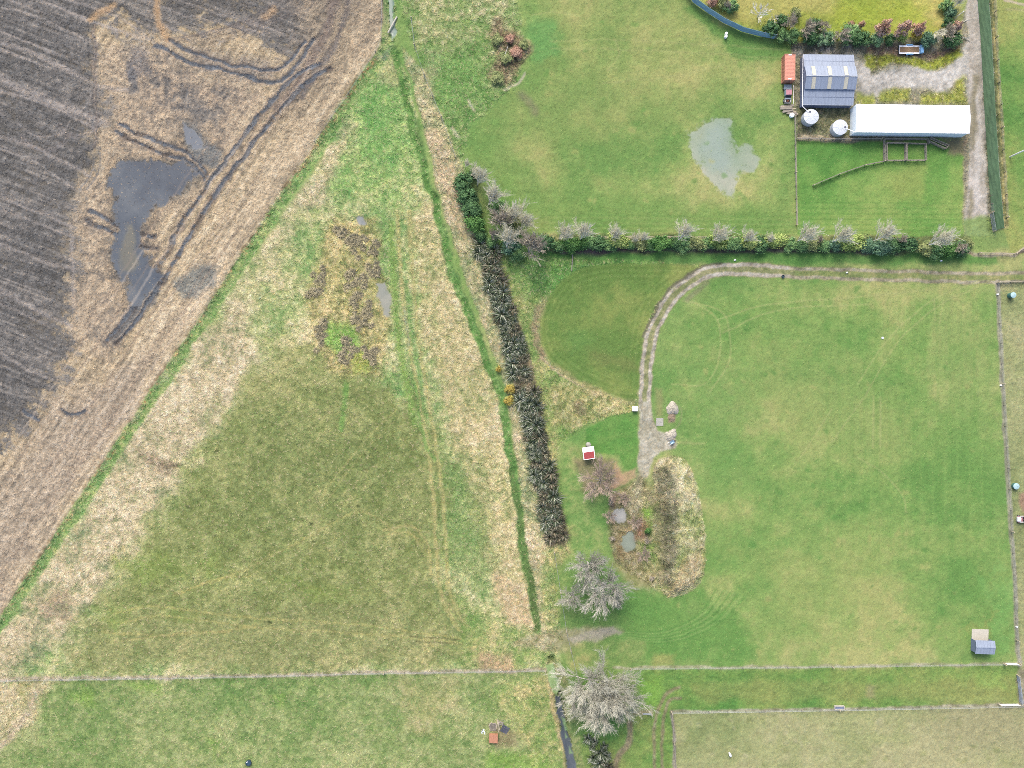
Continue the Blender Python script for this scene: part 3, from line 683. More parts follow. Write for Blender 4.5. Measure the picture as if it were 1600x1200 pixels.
# --- ploughed field: wet soil, furrows, stubble headland
FIELD = [(-90, -90), (597, -90), (598, 20), (594, 62), (530, 160), (440, 295), (340, 446), (230, 610), (92, 818), (-6, 965), (-90, 1090)]
th = math.radians(21.5)
U = PX * math.cos(th) + PY * math.sin(th)
Vv = -PX * math.sin(th) + PY * math.cos(th) + 4 * np.sin(U / 210)
FUR = np.clip(0.5 + (0.30 * (vnoise(U / 220, Vv / 9.0, 61) - 0.5) + 0.6 * (vnoise(U / 45, Vv / 2.6, 62) - 0.5) + 0.3 * (vnoise(U / 260, Vv / 22, 63) - 0.5) + 0.35 * (n_fin - 0.5)) * 1.45, 0, 1)
TRK = sm(vnoise(U / 420, Vv / 5.2, 64), 0.70, 0.92) * sm(vnoise(U / 170, Vv / 16, 66), 0.45, 0.75)
DG = (PX * 902 - (610 - PY) * 0 + PY * 0) * 0
dn = ((PX - 605) * 902 + (PY - 65) * 605) / math.hypot(902, 605)          # distance from the diagonal edge
al = (-(PX - 605) * 605 + (PY - 65) * 902) / math.hypot(902, 605)
HEAD = np.clip(0.5 + (0.8 * (vnoise(al / 130, dn / 5.0, 71) - 0.5) + 0.5 * (vnoise(al / 50, dn / 2.2, 72) - 0.5)) * 1.5, 0, 1)
n_str = np.clip(0.45 * n_fin + 0.55 * HEAD, 0, 1)
put(poly(FIELD, 1.6, 1.6), ((150, 138, 114), (200, 182, 146), (226, 209, 174)), noise=n_str, cl="ploughed_field", rg=0.10)
# paler dusty band by the fence
put(poly([(594, 62), (440, 295), (340, 446), (92, 818), (-90, 1090), (-90, 960), (60, 730), (200, 560), (330, 390), (430, 230), (520, 120), (560, 40), (575, -90), (597, -90)], 12, 10), ((178, 164, 138), (208, 191, 158), (232, 216, 184)), 0.65, noise=n_str)
put(poly([(90, 620), (220, 560), (250, 560), (90, 800), (-90, 1060), (-90, 800), (20, 720)], 26, 18), ((140, 131, 115), (180, 166, 144), (206, 193, 170)), 0.8, noise=n_str)
# golden stubble in the middle
put(poly([(150, 80), (250, 60), (320, 110), (420, 140), (400, 180), (330, 270), (250, 380), (240, 440), (160, 560), (110, 530), (110, 420), (100, 340), (150, 260), (160, 180)], 24, 18), ((146, 138, 126), (182, 166, 142), (208, 190, 160)), 0.8, noise=n_fin)
put(poly([(200, 80), (300, 110), (360, 140), (340, 190), (280, 190), (210, 150)], 22, 16), ((114, 114, 112), (150, 140, 126), (190, 170, 142)), 0.75, noise=n_fin)
SOIL = [(-90, -90), (575, -90), (568, 0), (540, 30), (510, 66), (470, 92), (440, 88), (400, 60), (330, 48), (262, 62), (236, 46), (170, 40), (142, 66), (150, 110), (168, 160), (152, 192), (140, 206), (146, 236), (134, 270), (108, 300), (98, 340), (102, 390), (118, 440), (116, 500), (106, 560), (80, 610), (50, 650), (10, 690), (-90, 770)]
sl, m, d = poly(SOIL, 34, 18)
m = (sm(m + (n_fin[sl] - 0.5) * 0.6 + (FUR[sl] - 0.5) * 0.6 + (N_mid[sl] - 0.5) * 0.5, 0.2, 0.85) * sm(m, 0.01, 0.12)).astype(np.float32)
put((sl, m), ((94, 93, 89), (117, 115, 109), (146, 141, 131)), noise=FUR, rg=0.09)
put(poly([(-90, -90), (150, -90), (140, 66), (150, 200), (120, 300), (84, 420), (80, 560), (-90, 740)], 24, 12), ((95, 95, 92), (117, 116, 112), (146, 142, 134)), 0.7, noise=FUR)
sl, m, d = poly(SOIL, 10, 6)
put((sl, m * TRK[sl]), (180, 172, 162), 0.65)
put(poly([(440, -90), (590, -90), (590, 40), (540, 80), (470, 180), (410, 200), (460, 110), (470, 60)], 26, 16), ((116, 109, 99), (150, 138, 118), (190, 172, 140)), 0.7, noise=n_str)
put(stroke(spline([(545, -10), (540, 20), (526, 60), (504, 100), (470, 150)]), 9, 4, 4), (128, 122, 116), 0.75)
put(stroke(spline([(520, 0), (512, 40), (480, 110), (430, 170)]), 14, 6, 5), (124, 112, 106), 0.6)
for q, w, o in (([(0, 122), (60, 150), (130, 178), (165, 190)], 12, 0.75), ([(0, 140), (70, 162), (150, 200)], 5, 0.7), ([(0, 65), (60, 88), (140, 128), (200, 140)], 6, 0.7), ([(0, 9), (60, 28), (140, 66)], 3, 0.6), ([(50, -4), (150, 36), (230, 60)], 5, 0.7), ([(60, -14), (180, 26), (240, 66)], 4, 0.6), ([(0, 48), (90, 86)], 3, 0.5), ([(0, 213), (60, 232), (140, 275)], 6, 0.7), ([(0, 230), (50, 250), (120, 300)], 3, 0.5), ([(0, 306), (60, 332), (110, 352)], 5, 0.6), ([(0, 380), (70, 408), (116, 424)], 6, 0.6), ([(0, 395), (60, 415)], 3, 0.4), ([(0, 455), (60, 486), (112, 512)], 7, 0.6), ([(0, 474), (70, 506)], 4, 0.5), ([(0, 552), (50, 580), (80, 592)], 5, 0.5), ([(200, -10), (300, 26), (420, 52)], 4, 0.5), ([(250, -8), (380, 34), (440, 50)], 3, 0.5), ([(30, 195), (60, 212), (92, 208), (110, 188)], 3, 0.5), ([(110, 350), (112, 420), (118, 480)], 6, 0.5), ([(146, 40), (150, 80), (148, 130), (135, 165)], 4, 0.4)):
    put(stroke(spline(q), w, w * 0.45, 3), (184, 176, 166), o * .85)
for q in ([(140, 30), (180, 5)], [(244, -10), (250, 34), (258, 62)], [(412, 26), (426, 16)]):
    put(stroke(q, 10, 4, 4), (206, 170, 126), 0.75)
for c, r in (((120, 190), 26), ((70, 205), 34)):
    for k in (0, 5):
        q = [(c[0] + (r + k) * math.cos(a), c[1] + (r + k) * 0.8 * math.sin(a)) for a in np.linspace(0.1, 3.0, 12)]
        put(stroke(q, 2.5, 1.2, 1.5), (156, 148, 142), 0.5)
for k in range(10):
    q = spline([(250 + k * 9, 62 + k * 1), (300 + k * 14, 55 - k * 2), (360 + k * 15, 40 - k * 4), (420 + k * 12, 10 - k * 6)])
    put(stroke(q, 2.2, 1.2, 1.5), (146, 136, 126) if k % 2 else (96, 88, 86), 0.35)
# wet hollow in the field
put(poly([(165, 255), (230, 240), (300, 190), (350, 240), (330, 280), (260, 330), (245, 380), (250, 450), (190, 500), (168, 420), (170, 330)], 12, 12), ((104, 100, 94), (140, 128, 108), (180, 156, 120)), 0.65, noise=n_fin)
put(poly([(196, 60), (236, 74), (226, 120), (200, 122)], 9, 9), (118, 118, 120), 0.6)
put(poly([(206, 96), (216, 120), (212, 146), (202, 130)], 5, 6), (108, 112, 116), 0.7)
put(poly([(300, 70), (420, 100), (436, 122), (380, 130), (300, 96)], 12, 9), (124, 120, 118), 0.6)
put(poly([(236, 420), (262, 430), (240, 470), (206, 512), (172, 534), (166, 526), (190, 500), (206, 466)], 6, 7), (104, 108, 110), 0.75)
put(poly([(270, 270), (310, 262), (320, 280), (290, 310), (256, 330)], 9, 9), (132, 128, 116), 0.6)
put(poly([(286, 130), (300, 150), (330, 180), (340, 200), (300, 190), (280, 160)], 9, 9), (132, 130, 124), 0.6)
put(poly([(268, 440), (300, 422), (340, 420), (336, 440), (300, 462), (282, 462)], 7, 9), (124, 130, 126), 0.75)
put(poly([(284, 192), (300, 196), (318, 214), (344, 240), (348, 258), (316, 256), (288, 226)], 6, 9), (124, 130, 130), 0.75)
RUTS = [([(186, 194), (250, 222), (296, 242), (318, 262), (326, 276)], 4.2), ([(180, 206), (246, 236), (294, 254), (314, 270), (320, 284)], 4.2),
        ([(244, 70), (300, 98), (360, 112), (420, 128), (446, 120), (474, 92), (490, 60)], 4.4), ([(262, 64), (320, 88), (380, 104), (424, 110), (452, 98), (478, 66)], 3.8),
        ([(500, 100), (452, 126), (416, 170), (386, 206), (352, 252), (318, 300), (290, 340), (264, 390), (244, 424), (222, 452), (196, 494), (164, 530)], 5.2), ([(512, 108), (464, 142), (430, 182), (398, 218), (362, 268), (328, 318), (304, 356), (276, 402), (256, 438), (234, 466), (208, 508), (180, 534)], 5.2),
        ([(140, 332), (170, 346), (188, 354)], 5), ([(134, 346), (160, 358), (180, 366)], 5), ([(226, 366), (244, 370)], 4.5), ([(222, 382), (246, 386)], 4.5), ([(128, 640), (110, 648), (98, 640)], 4), ([(148, 40), (146, 100), (150, 200), (145, 230)], 0.1), ([(36, 640), (60, 656)], 5)]
for q, w in RUTS:
    s = spline(q)
    put(stroke(s, w + 5, 2, 4), (92, 84, 80), 0.5)
    put(stroke(offs(s, w * 0.95), 2.2, 1, 4), (216, 196, 168), 0.5)
    sl, m, d = stroke(s, w * 1.15, 1.3, 4)
    m = m * sm(n_fin[sl] + N_mid[sl], 0.45, 0.8)
    put((sl, m), ((88, 94, 100), (108, 116, 122), (130, 138, 144)), 0.92, rg=0.05, noise=N_small)
    hgt[sl] -= (1 - sm(d, 0.5, w * 0.8)) * 0.14
puddle("field_pool", [(176, 268), (196, 256), (228, 250), (268, 256), (296, 262), (310, 272), (286, 300), (250, 318), (236, 336), (224, 352), (226, 376), (236, 398), (243, 426), (252, 436), (246, 450), (228, 458), (214, 476), (200, 472), (192, 446), (180, 424), (174, 388), (178, 352), (180, 318), (172, 292)], ((70, 79, 88), (88, 98, 106), (112, 119, 122)), 6, 11)
puddle("field_pool_edge", [(284, 194), (296, 198), (310, 210), (320, 226), (302, 228), (286, 218)], ((112, 120, 126), (124, 132, 138), (138, 144, 148)), 3, 5)
put(poly([(196, 350), (206, 346), (214, 380), (216, 410), (202, 430), (192, 426), (190, 390)], 5, 6), (128, 124, 104), 0.8)
for q, w in (([(145, 250), (140, 276), (126, 296)], 3), ([(156, 240), (152, 270), (138, 296)], 3)):
    put(stroke(spline(q), w, 1, 2), (128, 128, 126), 0.6)
for k in range(14):                                       # old wheel marks along the headland
    o = 20 + k * 9.5 + rnd.uniform(-2, 2)
    a0 = rnd.uniform(0, 500); L = rnd.uniform(200, 700)
    q = [(605 - 0.557 * a - o * 0.83, 65 + 0.83 * a - o * 0.557) for a in np.arange(a0, min(a0 + L, 1080), 60)]
    if len(q) > 2: put(stroke(q, rnd.uniform(2, 4), 1.5, 2), (150, 134, 118) if k % 3 else (220, 202, 178), 0.4)
put(stroke([(594, 66), (530, 163), (440, 298), (340, 449), (230, 613), (92, 821), (-6, 968), (-90, 1094)], 4, 1.6, 2), ((150, 122, 96), (200, 178, 148), (226, 206, 180)), 0.8, noise=n_fin)

# ---------------------------------------------------- fine grain, relief, and meshes per cover
g = (0.7 * WN + 1.1 * (N_tuft - 0.5) * 2 + 0.5 * WN2 * 0.5)
col *= (1 + rough * g * 0.72)[..., None]
col[..., 0] *= 1 + rough * WN2 * 0.22
col[..., 2] *= 1 - rough * WN2 * 0.22
col = np.clip(col, 12, 250)
pud = np.isin(cls, [CLS[p] for p in PUDDLES])
relief = rough * (0.55 * WN * 0.35 + (N_tuft - 0.5) * 1.6 + (N_small - 0.5) * 2.0)
relief += np.where(cls == CLS["ploughed_field"], (FUR - 0.5) * 0.10, 0)
lvl = 0.10 * sm(rough, 0.10, 0.2) + relief
pd = pud.copy(); pd[:, 1:] |= pud[:, :-1]; pd[1:, :] |= pud[:-1, :]; pd[1:, 1:] |= pud[:-1, :-1]
hgt = np.where(pd, np.minimum(hgt, 0) * np.isin(cls, [CLS[q] for q in ("stream", "weedy_stream", "ditch_water")]) * 0.5 - 0.03, hgt + lvl)
edge = np.minimum(np.minimum(np.arange(NX)[None, :], NX - 1 - np.arange(NX)[None, :]), np.minimum(np.arange(NY)[:, None], NY - 1 - np.arange(NY)[:, None]))
hgt = (hgt * np.clip(edge / 20.0, 0, 1)).astype(np.float32)
ALB = np.minimum(lin(col) / K, 0.8).astype(np.float32)
VX, VY = np.meshgrid(gx, gy)
ALLV = np.stack([VX, VY, hgt], -1).reshape(-1, 3)
ALLC = ALB.reshape(-1, 3)
idx = np.arange(NX * NY).reshape(NY, NX)
QF = np.stack([idx[1:, :-1], idx[1:, 1:], idx[:-1, 1:], idx[:-1, :-1]], -1)
QC = cls[:-1, :-1]
for nm, ci in CLS.items():
    fs = QF[QC == ci]
    if len(fs) < 4: continue
    u, inv = np.unique(fs.ravel(), return_inverse=True)
    water = nm in PUDDLES
    me = np_mesh(nm, ALLV[u], inv.reshape(-1, 4), M_WATER if water else M_GROUND, ALLC[u], smooth=True)
    o = obj(nm, me)
    o["kind"] = "structure"
# the country beyond, one sheet out to the horizon
FAR = 4500.0
gm = MB()
xs = [-FAR, X0, X1, FAR]; ys = [-FAR, Y0, Y1, FAR]
for i in range(3):
    for j in range(3):
        if i == 1 and j == 1: continue
        gm.add([(xs[i], ys[j], 0), (xs[i + 1], ys[j], 0), (xs[i + 1], ys[j + 1], 0), (xs[i], ys[j + 1], 0)], [(0, 1, 2, 3)])
o = gm.build("ground", mat("distant_pasture", (138, 162, 94), 0.95, 0.25, 0.02))
o["kind"] = "structure"

def ground_z(x, y):
    i = int(round((x - X0) / CELL)); j = int(round((Y1 - y) / CELL))
    return float(hgt[min(max(j, 0), NY - 1), min(max(i, 0), NX - 1)])

def G(px, py):
    p = P(px, py)
    p.z = ground_z(p.x, p.y)
    return p

# ------------------------------------------------------------------ loose growth on the ground: blades and stubble
M_LEAF = cover_mat("leaves", rough=0.75, grain=0.12, scale=3, bump=0, spec=0.25)

def blades(name, weight, n, nb, length, width, rise, bright, tints, share, seed, angle=None, spread=3.2):
    """tufts of thin blades, one triangle each, scattered by WEIGHT over the ground grid"""
    r = np.random.default_rng(seed)
    w = weight.ravel().astype(np.float64); w = w / w.sum()
    cdf = np.cumsum(w)
    ii = np.searchsorted(cdf, r.random(n)); ii = np.clip(ii, 0, NX * NY - 1)
    base = ALLV[ii] + np.c_[r.uniform(-CELL / 2, CELL / 2, (n, 2)), np.zeros(n)].astype(np.float32)
    ang0 = (N_mid.ravel()[ii] - 0.5) * spread + (angle if angle is not None else 0.0)
    c0 = ALLC[ii]
    t = np.array([alb(q) for q in tints], np.float32)[r.integers(0, len(tints), n)]
    k = (r.random(n) < share)[:, None]
    c0 = np.where(k, 0.45 * c0 + 0.55 * t, c0) * r.uniform(bright[0], bright[1], (n, 1)) * 1.34
    V = np.zeros((n, nb, 3, 3), np.float32)
    for b in range(nb):
        a = ang0 + r.normal(0, 0.75 if nb < 6 else 2.2, n)
        L = r.uniform(length[0], length[1], n); W = r.uniform(width[0], width[1], n) / 2
        d = np.c_[np.cos(a), np.sin(a)]; p = np.c_[-d[:, 1], d[:, 0]]
        st = base[:, :2] + r.normal(0, 0.07, (n, 2))
        V[:, b, 0, :2] = st + p * W[:, None]; V[:, b, 1, :2] = st - p * W[:, None]
        V[:, b, 2, :2] = st + d * L[:, None]
        V[:, b, 0, 2] = V[:, b, 1, 2] = base[:, 2] + 0.015
        V[:, b, 2, 2] = base[:, 2] + r.uniform(rise[0], rise[1], n)
    C = np.repeat(c0, nb * 3, axis=0).astype(np.float32)
    C *= np.repeat(r.uniform(0.86, 1.16, (n * nb, 1)), 3, axis=0).astype(np.float32)
    F = np.arange(n * nb * 3, dtype=np.int32).reshape(-1, 3)
    o = obj(name, np_mesh(name, V.reshape(-1, 3), F, M_BLADE, np.minimum(C, 0.6)))
    o["kind"] = "stuff"
    return o

def in_cls(*names):
    return np.isin(cls, [CLS[n] for n in names])
inside = (PX > -30) & (PX < 1630) & (PY > -30) & (PY < 1230)
wg = np.clip(rough - 0.07, 0, None) * in_cls("rough_pasture", "rough_corner", "ditch_bank", "rough_strip", "lower_paddock", "boundary_ditch", "stream_bank", "ditch") * inside
blades("rough_grass", wg, 230000, 3, (0.25, 0.75), (0.05, 0.11), (0.03, 0.2), (0.88, 1.1), [(222, 206, 166), (206, 188, 142), (150, 180, 108), (126, 166, 92)], 0.3, 21, angle=2.9)
wb = (rough > 0.12) * in_cls("earth_mound", "scrub_hollow", "flax_bed", "farm_yard") * inside
blades("brush_grass", wb * np.where(in_cls("farm_yard"), 0.15, 1.0), 26000, 4, (0.3, 0.95), (0.05, 0.10), (0.05, 0.4), (0.8, 1.25), [(226, 208, 176), (172, 154, 132), (150, 164, 108), (160, 176, 112)], 0.35, 22, angle=2.7)
straw = 0.06 * in_cls("field_pool", "field_pool_edge") + in_cls("ploughed_field") * inside * sm(col[..., 0] - 0.55 * col[..., 2], 60, 110) * (0.25 + n_fin)
blades("maize_stubble", straw + 1e-9, 90000, 1, (0.2, 0.55), (0.06, 0.13), (0.02, 0.07), (0.74, 1.0), [(222, 202, 168), (208, 184, 148), (192, 174, 152), (128, 116, 106)], 0.7, 23, angle=-0.4, spread=1.0)
soilw = in_cls("ploughed_field") * inside * (1 - sm(col[..., 0] - 0.55 * col[..., 2], 50, 90))
blades("soil_crumbs", soilw + 1e-9, 50000, 1, (0.2, 0.5), (0.1, 0.22), (0.02, 0.06), (0.6, 0.95), [(158, 153, 142), (114, 112, 106), (98, 96, 90)], 0.5, 24, angle=-0.37, spread=0.6)
wl = 0.25 * in_cls("paddock_puddle") + in_cls("home_paddock", "north_paddock", "mown_paddock", "south_paddock", "grass_lane", "garden_lawn", "neighbour_paddock", "east_paddock", "ditch") * inside
blades("paddock_grass", wl + 1e-9, 150000, 2, (0.12, 0.3), (0.05, 0.10), (0.02, 0.06), (0.78, 0.98), [(190, 196, 130), (120, 168, 90)], 0.2, 25, spread=6)

# ------------------------------------------------------------------ plants
def bare_tree_meshes(seed, h, spread, r0, limbs=9, forks=6, twigs=6, up=0.35, tw_len=0.34, bark=M_BARK, twig_col=(196, 186, 178), tw_r=0.022, fine=2, sweep=0.0):
    r = random.Random(seed)
    wood, tw = MB(), MB()
    lean = Vector((r.uniform(-.06, .06), r.uniform(-.06, .06), 1))
    top = Vector((lean.x * h * 0.6, lean.y * h * 0.6, h * 0.72))
    tp = [Vector((0, 0, 0)) + (top * t) + Vector((r.uniform(-.1, .1), r.uniform(-.1, .1), 0)) * h * 0.06 * (t > 0) for t in (0, .25, .5, .75, 1)]
    wood.tube(tp, [r0, r0 * .85, r0 * .65, r0 * .45, r0 * .22], 7)
    def along(ps, t):
        t *= len(ps) - 1; i = min(int(t), len(ps) - 2)
        return ps[i].lerp(ps[i + 1], t - i)
    def bend(p, d, L, n=3, jit=0.22, lift=0.1):
        ps = [p]
        for _ in range(n):
            d = (d + Vector((r.uniform(-jit, jit), r.uniform(-jit, jit), r.uniform(-jit, jit) + lift))).normalized()
            p = p + d * (L / n); ps.append(p)
        return ps, d
    for i in range(limbs):
        t = 0.25 + 0.75 * (i + r.random()) / limbs
        az = i * 2.4 + r.uniform(-.5, .5)
        el = up + (t - .25) * 1.1 + r.uniform(-.2, .2)
        L = spread * r.uniform(.75, 1.1) * (1.1 - .45 * t)
        d = Vector((math.cos(az) * math.cos(el) + sweep * .7, math.sin(az) * math.cos(el) + sweep, math.sin(el))).normalized()
        lp, _ = bend(along(tp, t), d, L, 4, .2)
        rr = r0 * (.42 - .2 * t)
        wood.tube(lp, [rr, rr * .8, rr * .6, rr * .45, rr * .25], 5)
        for j in range(forks):
            tt = .25 + .75 * (j + r.random()) / forks
            d2 = (d + Vector((r.uniform(-.5, .5), r.uniform(-.5, .5), r.uniform(-.15, .5)))).normalized()
            L2 = L * r.uniform(.35, .65)
            fp, _ = bend(along(lp, tt), d2, L2, 3, .25)
            wood.tube(fp, [rr * .4, rr * .3, rr * .2, max(tw_r, rr * .1)], 4)
            for k in range(twigs):
                d3 = (d2 + Vector((r.uniform(-.5, .5), r.uniform(-.5, .5), r.uniform(-.3, .4)))).normalized()
                L3 = spread * tw_len * r.uniform(.5, 1.1)
                q, _ = bend(along(fp, .15 + .85 * (k + r.random()) / twigs), d3, L3, 2, .2)
                tw.tube(q, [tw_r * 1.3, tw_r, tw_r * .5], 3, cap=False)
                for m_ in range(fine):
                    d4 = (d3 + Vector((r.uniform(-.45, .45), r.uniform(-.45, .45), r.uniform(-.3, .3)))).normalized()
                    a = along(q, .3 + .6 * r.random())
                    tw.tube([a, a + d4 * L3 * r.uniform(.35, .7)], [tw_r * .9, tw_r * .4], 3, cap=False)
    key = ("twigs", twig_col)
    if key not in MATS: MATS[key] = mat("twigs_" + str(len(MATS)), None, 0.9, 0.15, 2, direct=np.minimum(alb(twig_col) * 1.65, .7))
    return wood.mesh("trunk", bark, True), tw.mesh("crown", MATS[key], False)
MATS = {}

def sphere_quads(c, rad, nu=8, nv=5):
    V = []; F = []
    for j in range(nv + 1):
        ph = math.pi * j / nv
        for i in range(nu):
            a = 2 * math.pi * i / nu
            V.append((c[0] + rad[0] * math.sin(ph) * math.cos(a), c[1] + rad[1] * math.sin(ph) * math.sin(a), c[2] + rad[2] * math.cos(ph)))
    for j in range(nv):
        for i in range(nu):
            F.append((j * nu + i, (j + 1) * nu + i, (j + 1) * nu + (i + 1) % nu, j * nu + (i + 1) % nu))
    return np.array(V, np.float32), np.array(F, np.int32)

def leafy_mesh(seed, rx, ry, h, n, leaf, colors, lobes=15, base=0.2, cone=0.0, core=True, fuzz=0.5):
    """crown of many small leaves spread over overlapping lobes, uneven outline"""
    r = np.random.default_rng(seed)
    cs, rs = [], []
    for i in range(lobes):
        t = (i + r.random()) / lobes
        z = h * (base + (1 - base) * (0.12 + 0.72 * t))
        k = (1 - cone * t)
        a = i * 2.4 + r.uniform(-.4, .4); q = r.uniform(.25, .68) * k * (1 if t < .8 else .5)
        cs.append((rx * q * math.cos(a), ry * q * math.sin(a), z))
        s = r.uniform(.2, .5) * k
        rs.append((rx * s, ry * s, max(min(h * .22, (rx + ry) * .25) * r.uniform(.8, 1.2), .2)))
    cs = np.array(cs); rs = np.array(rs)
    w = (rs[:, 0] * rs[:, 1]); w /= w.sum()
    li = r.choice(lobes, n, p=w)
    d = r.normal(0, 1, (n, 3)); d[:, 2] = np.abs(d[:, 2]) * .9 + d[:, 2] * .25; d /= np.linalg.norm(d, axis=1)[:, None]
    rad = r.uniform(1 - fuzz, 1 + fuzz * .6, n)[:, None]
    p = cs[li] + d * rs[li] * rad
    p[:, 2] = np.maximum(p[:, 2], .08)
    nrm = d + r.normal(0, .45, (n, 3)); nrm /= np.linalg.norm(nrm, axis=1)[:, None]
    u = np.cross(nrm, r.normal(0, 1, (n, 3))); u /= np.linalg.norm(u, axis=1)[:, None] + 1e-9
    v = np.cross(nrm, u)
    s1 = (leaf * r.uniform(.6, 1.25, n))[:, None]; s2 = s1 * r.uniform(.45, .8, n)[:, None]
    V = np.stack([p - u * s1, p - v * s2, p + u * s1, p + v * s2], 1).reshape(-1, 3)
    F = np.arange(n * 4).reshape(-1, 4)
    cc = np.array([alb(c) for c in colors]) * 1.7
    lobe_tint = r.uniform(0, 1, lobes)
    f = np.clip(lobe_tint[li] * .6 + r.uniform(0, 1, n) * .5, 0, .999) * len(cc)
    C = cc[f.astype(int).clip(0, len(cc) - 1)] * r.uniform(.8, 1.2, (n, 1))
    C = np.repeat(C, 4, axis=0)
    if core:
        for c, q in zip(cs, rs):
            sv, sf = sphere_quads(c, q * .68)
            sv += r.normal(0, .05, sv.shape) * q
            F = np.r_[F, sf + len(V)]; V = np.r_[V, sv]; C = np.r_[C, np.tile(cc.mean(0), (len(sv), 1))]
    return np_mesh("foliage", V, F, M_LEAF, np.minimum(C, .6))

def stem_mesh(h, r0, n=4, seed=0, bark=M_BARK):
    r = random.Random(seed); m = MB()
    for i in range(n):
        a = i * 2.4; q = r.uniform(.1, .35) * h
        m.tube([(0.06 * math.cos(a), 0.06 * math.sin(a), -0.1), (q * .4 * math.cos(a), q * .4 * math.sin(a), h * .35), (q * math.cos(a), q * math.sin(a), h * .7)], [r0, r0 * .8, r0 * .4], 5)
    return m.mesh("stem", bark, True)

def bush(seed, rx, ry, h, colors, n=1300, leaf=.17, **k):
    return leafy_mesh(seed, rx, ry, h, n, leaf, colors, **k), stem_mesh(h * .8, .07, 4, seed)

DKGREEN = [(52, 82, 52), (72, 106, 66), (92, 128, 78)]
MIDGREEN = [(84, 118, 72), (108, 146, 86), (136, 168, 108)]
BRIGHT = [(58, 96, 46), (78, 120, 58), (98, 138, 72)]
YELLOW = [(120, 146, 76), (146, 168, 90), (172, 184, 108)]
BLUEGREEN = [(70, 104, 78), (92, 126, 96), (116, 148, 114)]
PALEGREEN = [(104, 142, 96), (130, 164, 116), (158, 186, 142)]
COPPER = [(150, 112, 94), (176, 138, 114), (194, 162, 138)]
GOLD = [(150, 132, 64), (178, 158, 72), (170, 168, 92)]
OLIVE = [(110, 124, 78), (136, 148, 92), (160, 166, 110)]
MAUVE = [(130, 116, 112), (150, 134, 130), (168, 152, 148)]

LIB = {}
def shrub_kind(kind, v):
    key = (kind, v)
    if key not in LIB:
        colors = dict(dark=DKGREEN, mid=MIDGREEN, bright=BRIGHT, yellow=YELLOW, blue=BLUEGREEN, pale=PALEGREEN, copper=COPPER, gold=GOLD, olive=OLIVE)[kind]
        LIB[key] = bush(100 + len(LIB) * 7, 1.12, 1.12, 1.5, colors, n=2200, leaf=.075)
    return LIB[key]

def place_shrub(px, py, rad, kind, label, cat="shrub", name="leafy_shrub", group=None, h=None, v=0, ry=None):
    fo, st = shrub_kind(kind, v)
    long_ = 1.3 if group == 'shrubs of the hedgerow' else 1.0
    h = h or rad * 1.3
    p = G(px, py)
    s = 1 - h * .6 / ALT
    p.x *= s; p.y *= s
    t = thing(name, label, cat, p, rnd.uniform(0, 6.28), group)
    obj("foliage" if cat != "tree" else "crown", fo, t); obj("stem" if cat != "tree" else "trunk", st, t)
    t.scale = (rad * long_, (ry or rad), h / 1.5)
    if long_ > 1: t.rotation_euler.z = rnd.choice((0, math.pi)) + rnd.uniform(-.25, .25)
    return t

BT = {}
def bare_kind(kind, v):
    key = (kind, v)
    if key not in BT:
        sd = 300 + len(BT) * 11
        if kind == "pale":      # slim pale-barked hedge trees, about 5 m
            BT[key] = bare_tree_meshes(sd, 5.4, 3.2, .12, 12, 7, 6, .75, .3, M_WHITEBARK, (226, 222, 196), .019, 3, .6)
        elif kind == "mauve":   # fine mauve-brown twigs
            BT[key] = bare_tree_meshes(sd, 4.8, 2.6, .13, 12, 8, 7, .7, .3, M_BARK, (184, 175, 156), .018, 3, .35)
        elif kind == "big":     # broad old willows
            BT[key] = bare_tree_meshes(sd, 8.5, 6.6, .34, 15, 10, 10, .3, .24, M_GREYBARK, (196, 195, 176), .017, 4)
        elif kind == "grey":
            BT[key] = bare_tree_meshes(sd, 6.5, 5.2, .24, 14, 9, 9, .4, .26, M_GREYBARK, (182, 180, 166), .016, 4)
        elif kind == "rosy":
            BT[key] = bare_tree_meshes(sd, 4.6, 5.0, .2, 14, 9, 9, .3, .26, M_BARK, (180, 162, 144), .018, 3)
        elif kind == "star":
            BT[key] = bare_tree_meshes(sd, 5.0, 2.6, .14, 13, 4, 3, .25, .3, M_WHITEBARK, (226, 222, 208), .034, 1)
    return BT[key]

def place_bare(px, py, sc, kind, label, v=0, name="bare_tree", group=None, zs=1.0, rz=None):
    tr, cr = bare_kind(kind, v)
    t = thing(name, label, "tree", G(px, py) - Vector((0, 0, .05)), rnd.uniform(0, 6.28) if rz is None else rz, group)
    obj("trunk", tr, t); obj("crown", cr, t)
    t.scale = (sc, sc, sc * zs)
    return t

def strap_clump(seed, n, L, W, colors, arch=1.0, rise=1.0, root=.25):
    r = np.random.default_rng(seed)
    V = []; F = []; C = []
    for i in range(n):
        a = r.uniform(0, 6.28); out = r.uniform(.25, 1.0)
        l = r.uniform(*L); w = r.uniform(*W) / 2
        d = np.array([math.cos(a), math.sin(a)]); p = np.array([-d[1], d[0]])
        q = r.uniform(0, root); b = len(V)
        c = alb(colors[r.integers(0, len(colors))]) * r.uniform(1.0, 1.75)
        for k in range(5):
            t = k / 4
            xy = d * (q + out * l * (t ** 1.25))
            z = rise * l * (1.05 - out * .55) * (t - .62 * arch * out * t ** 2.4)
            ww = w * (1 - t ** 2.2) + .006
            for s in (-1, 1):
                V.append((xy[0] + p[0] * ww * s, xy[1] + p[1] * ww * s, max(z, .02) + (.03 if s > 0 else 0))); C.append(c)
        for k in range(4):
            F.append((b + 2 * k, b + 2 * k + 1, b + 2 * k + 3, b + 2 * k + 2))
    return np_mesh("blades", np.array(V, np.float32), np.array(F, np.int32), M_LEAF, np.minimum(np.array(C), .6))

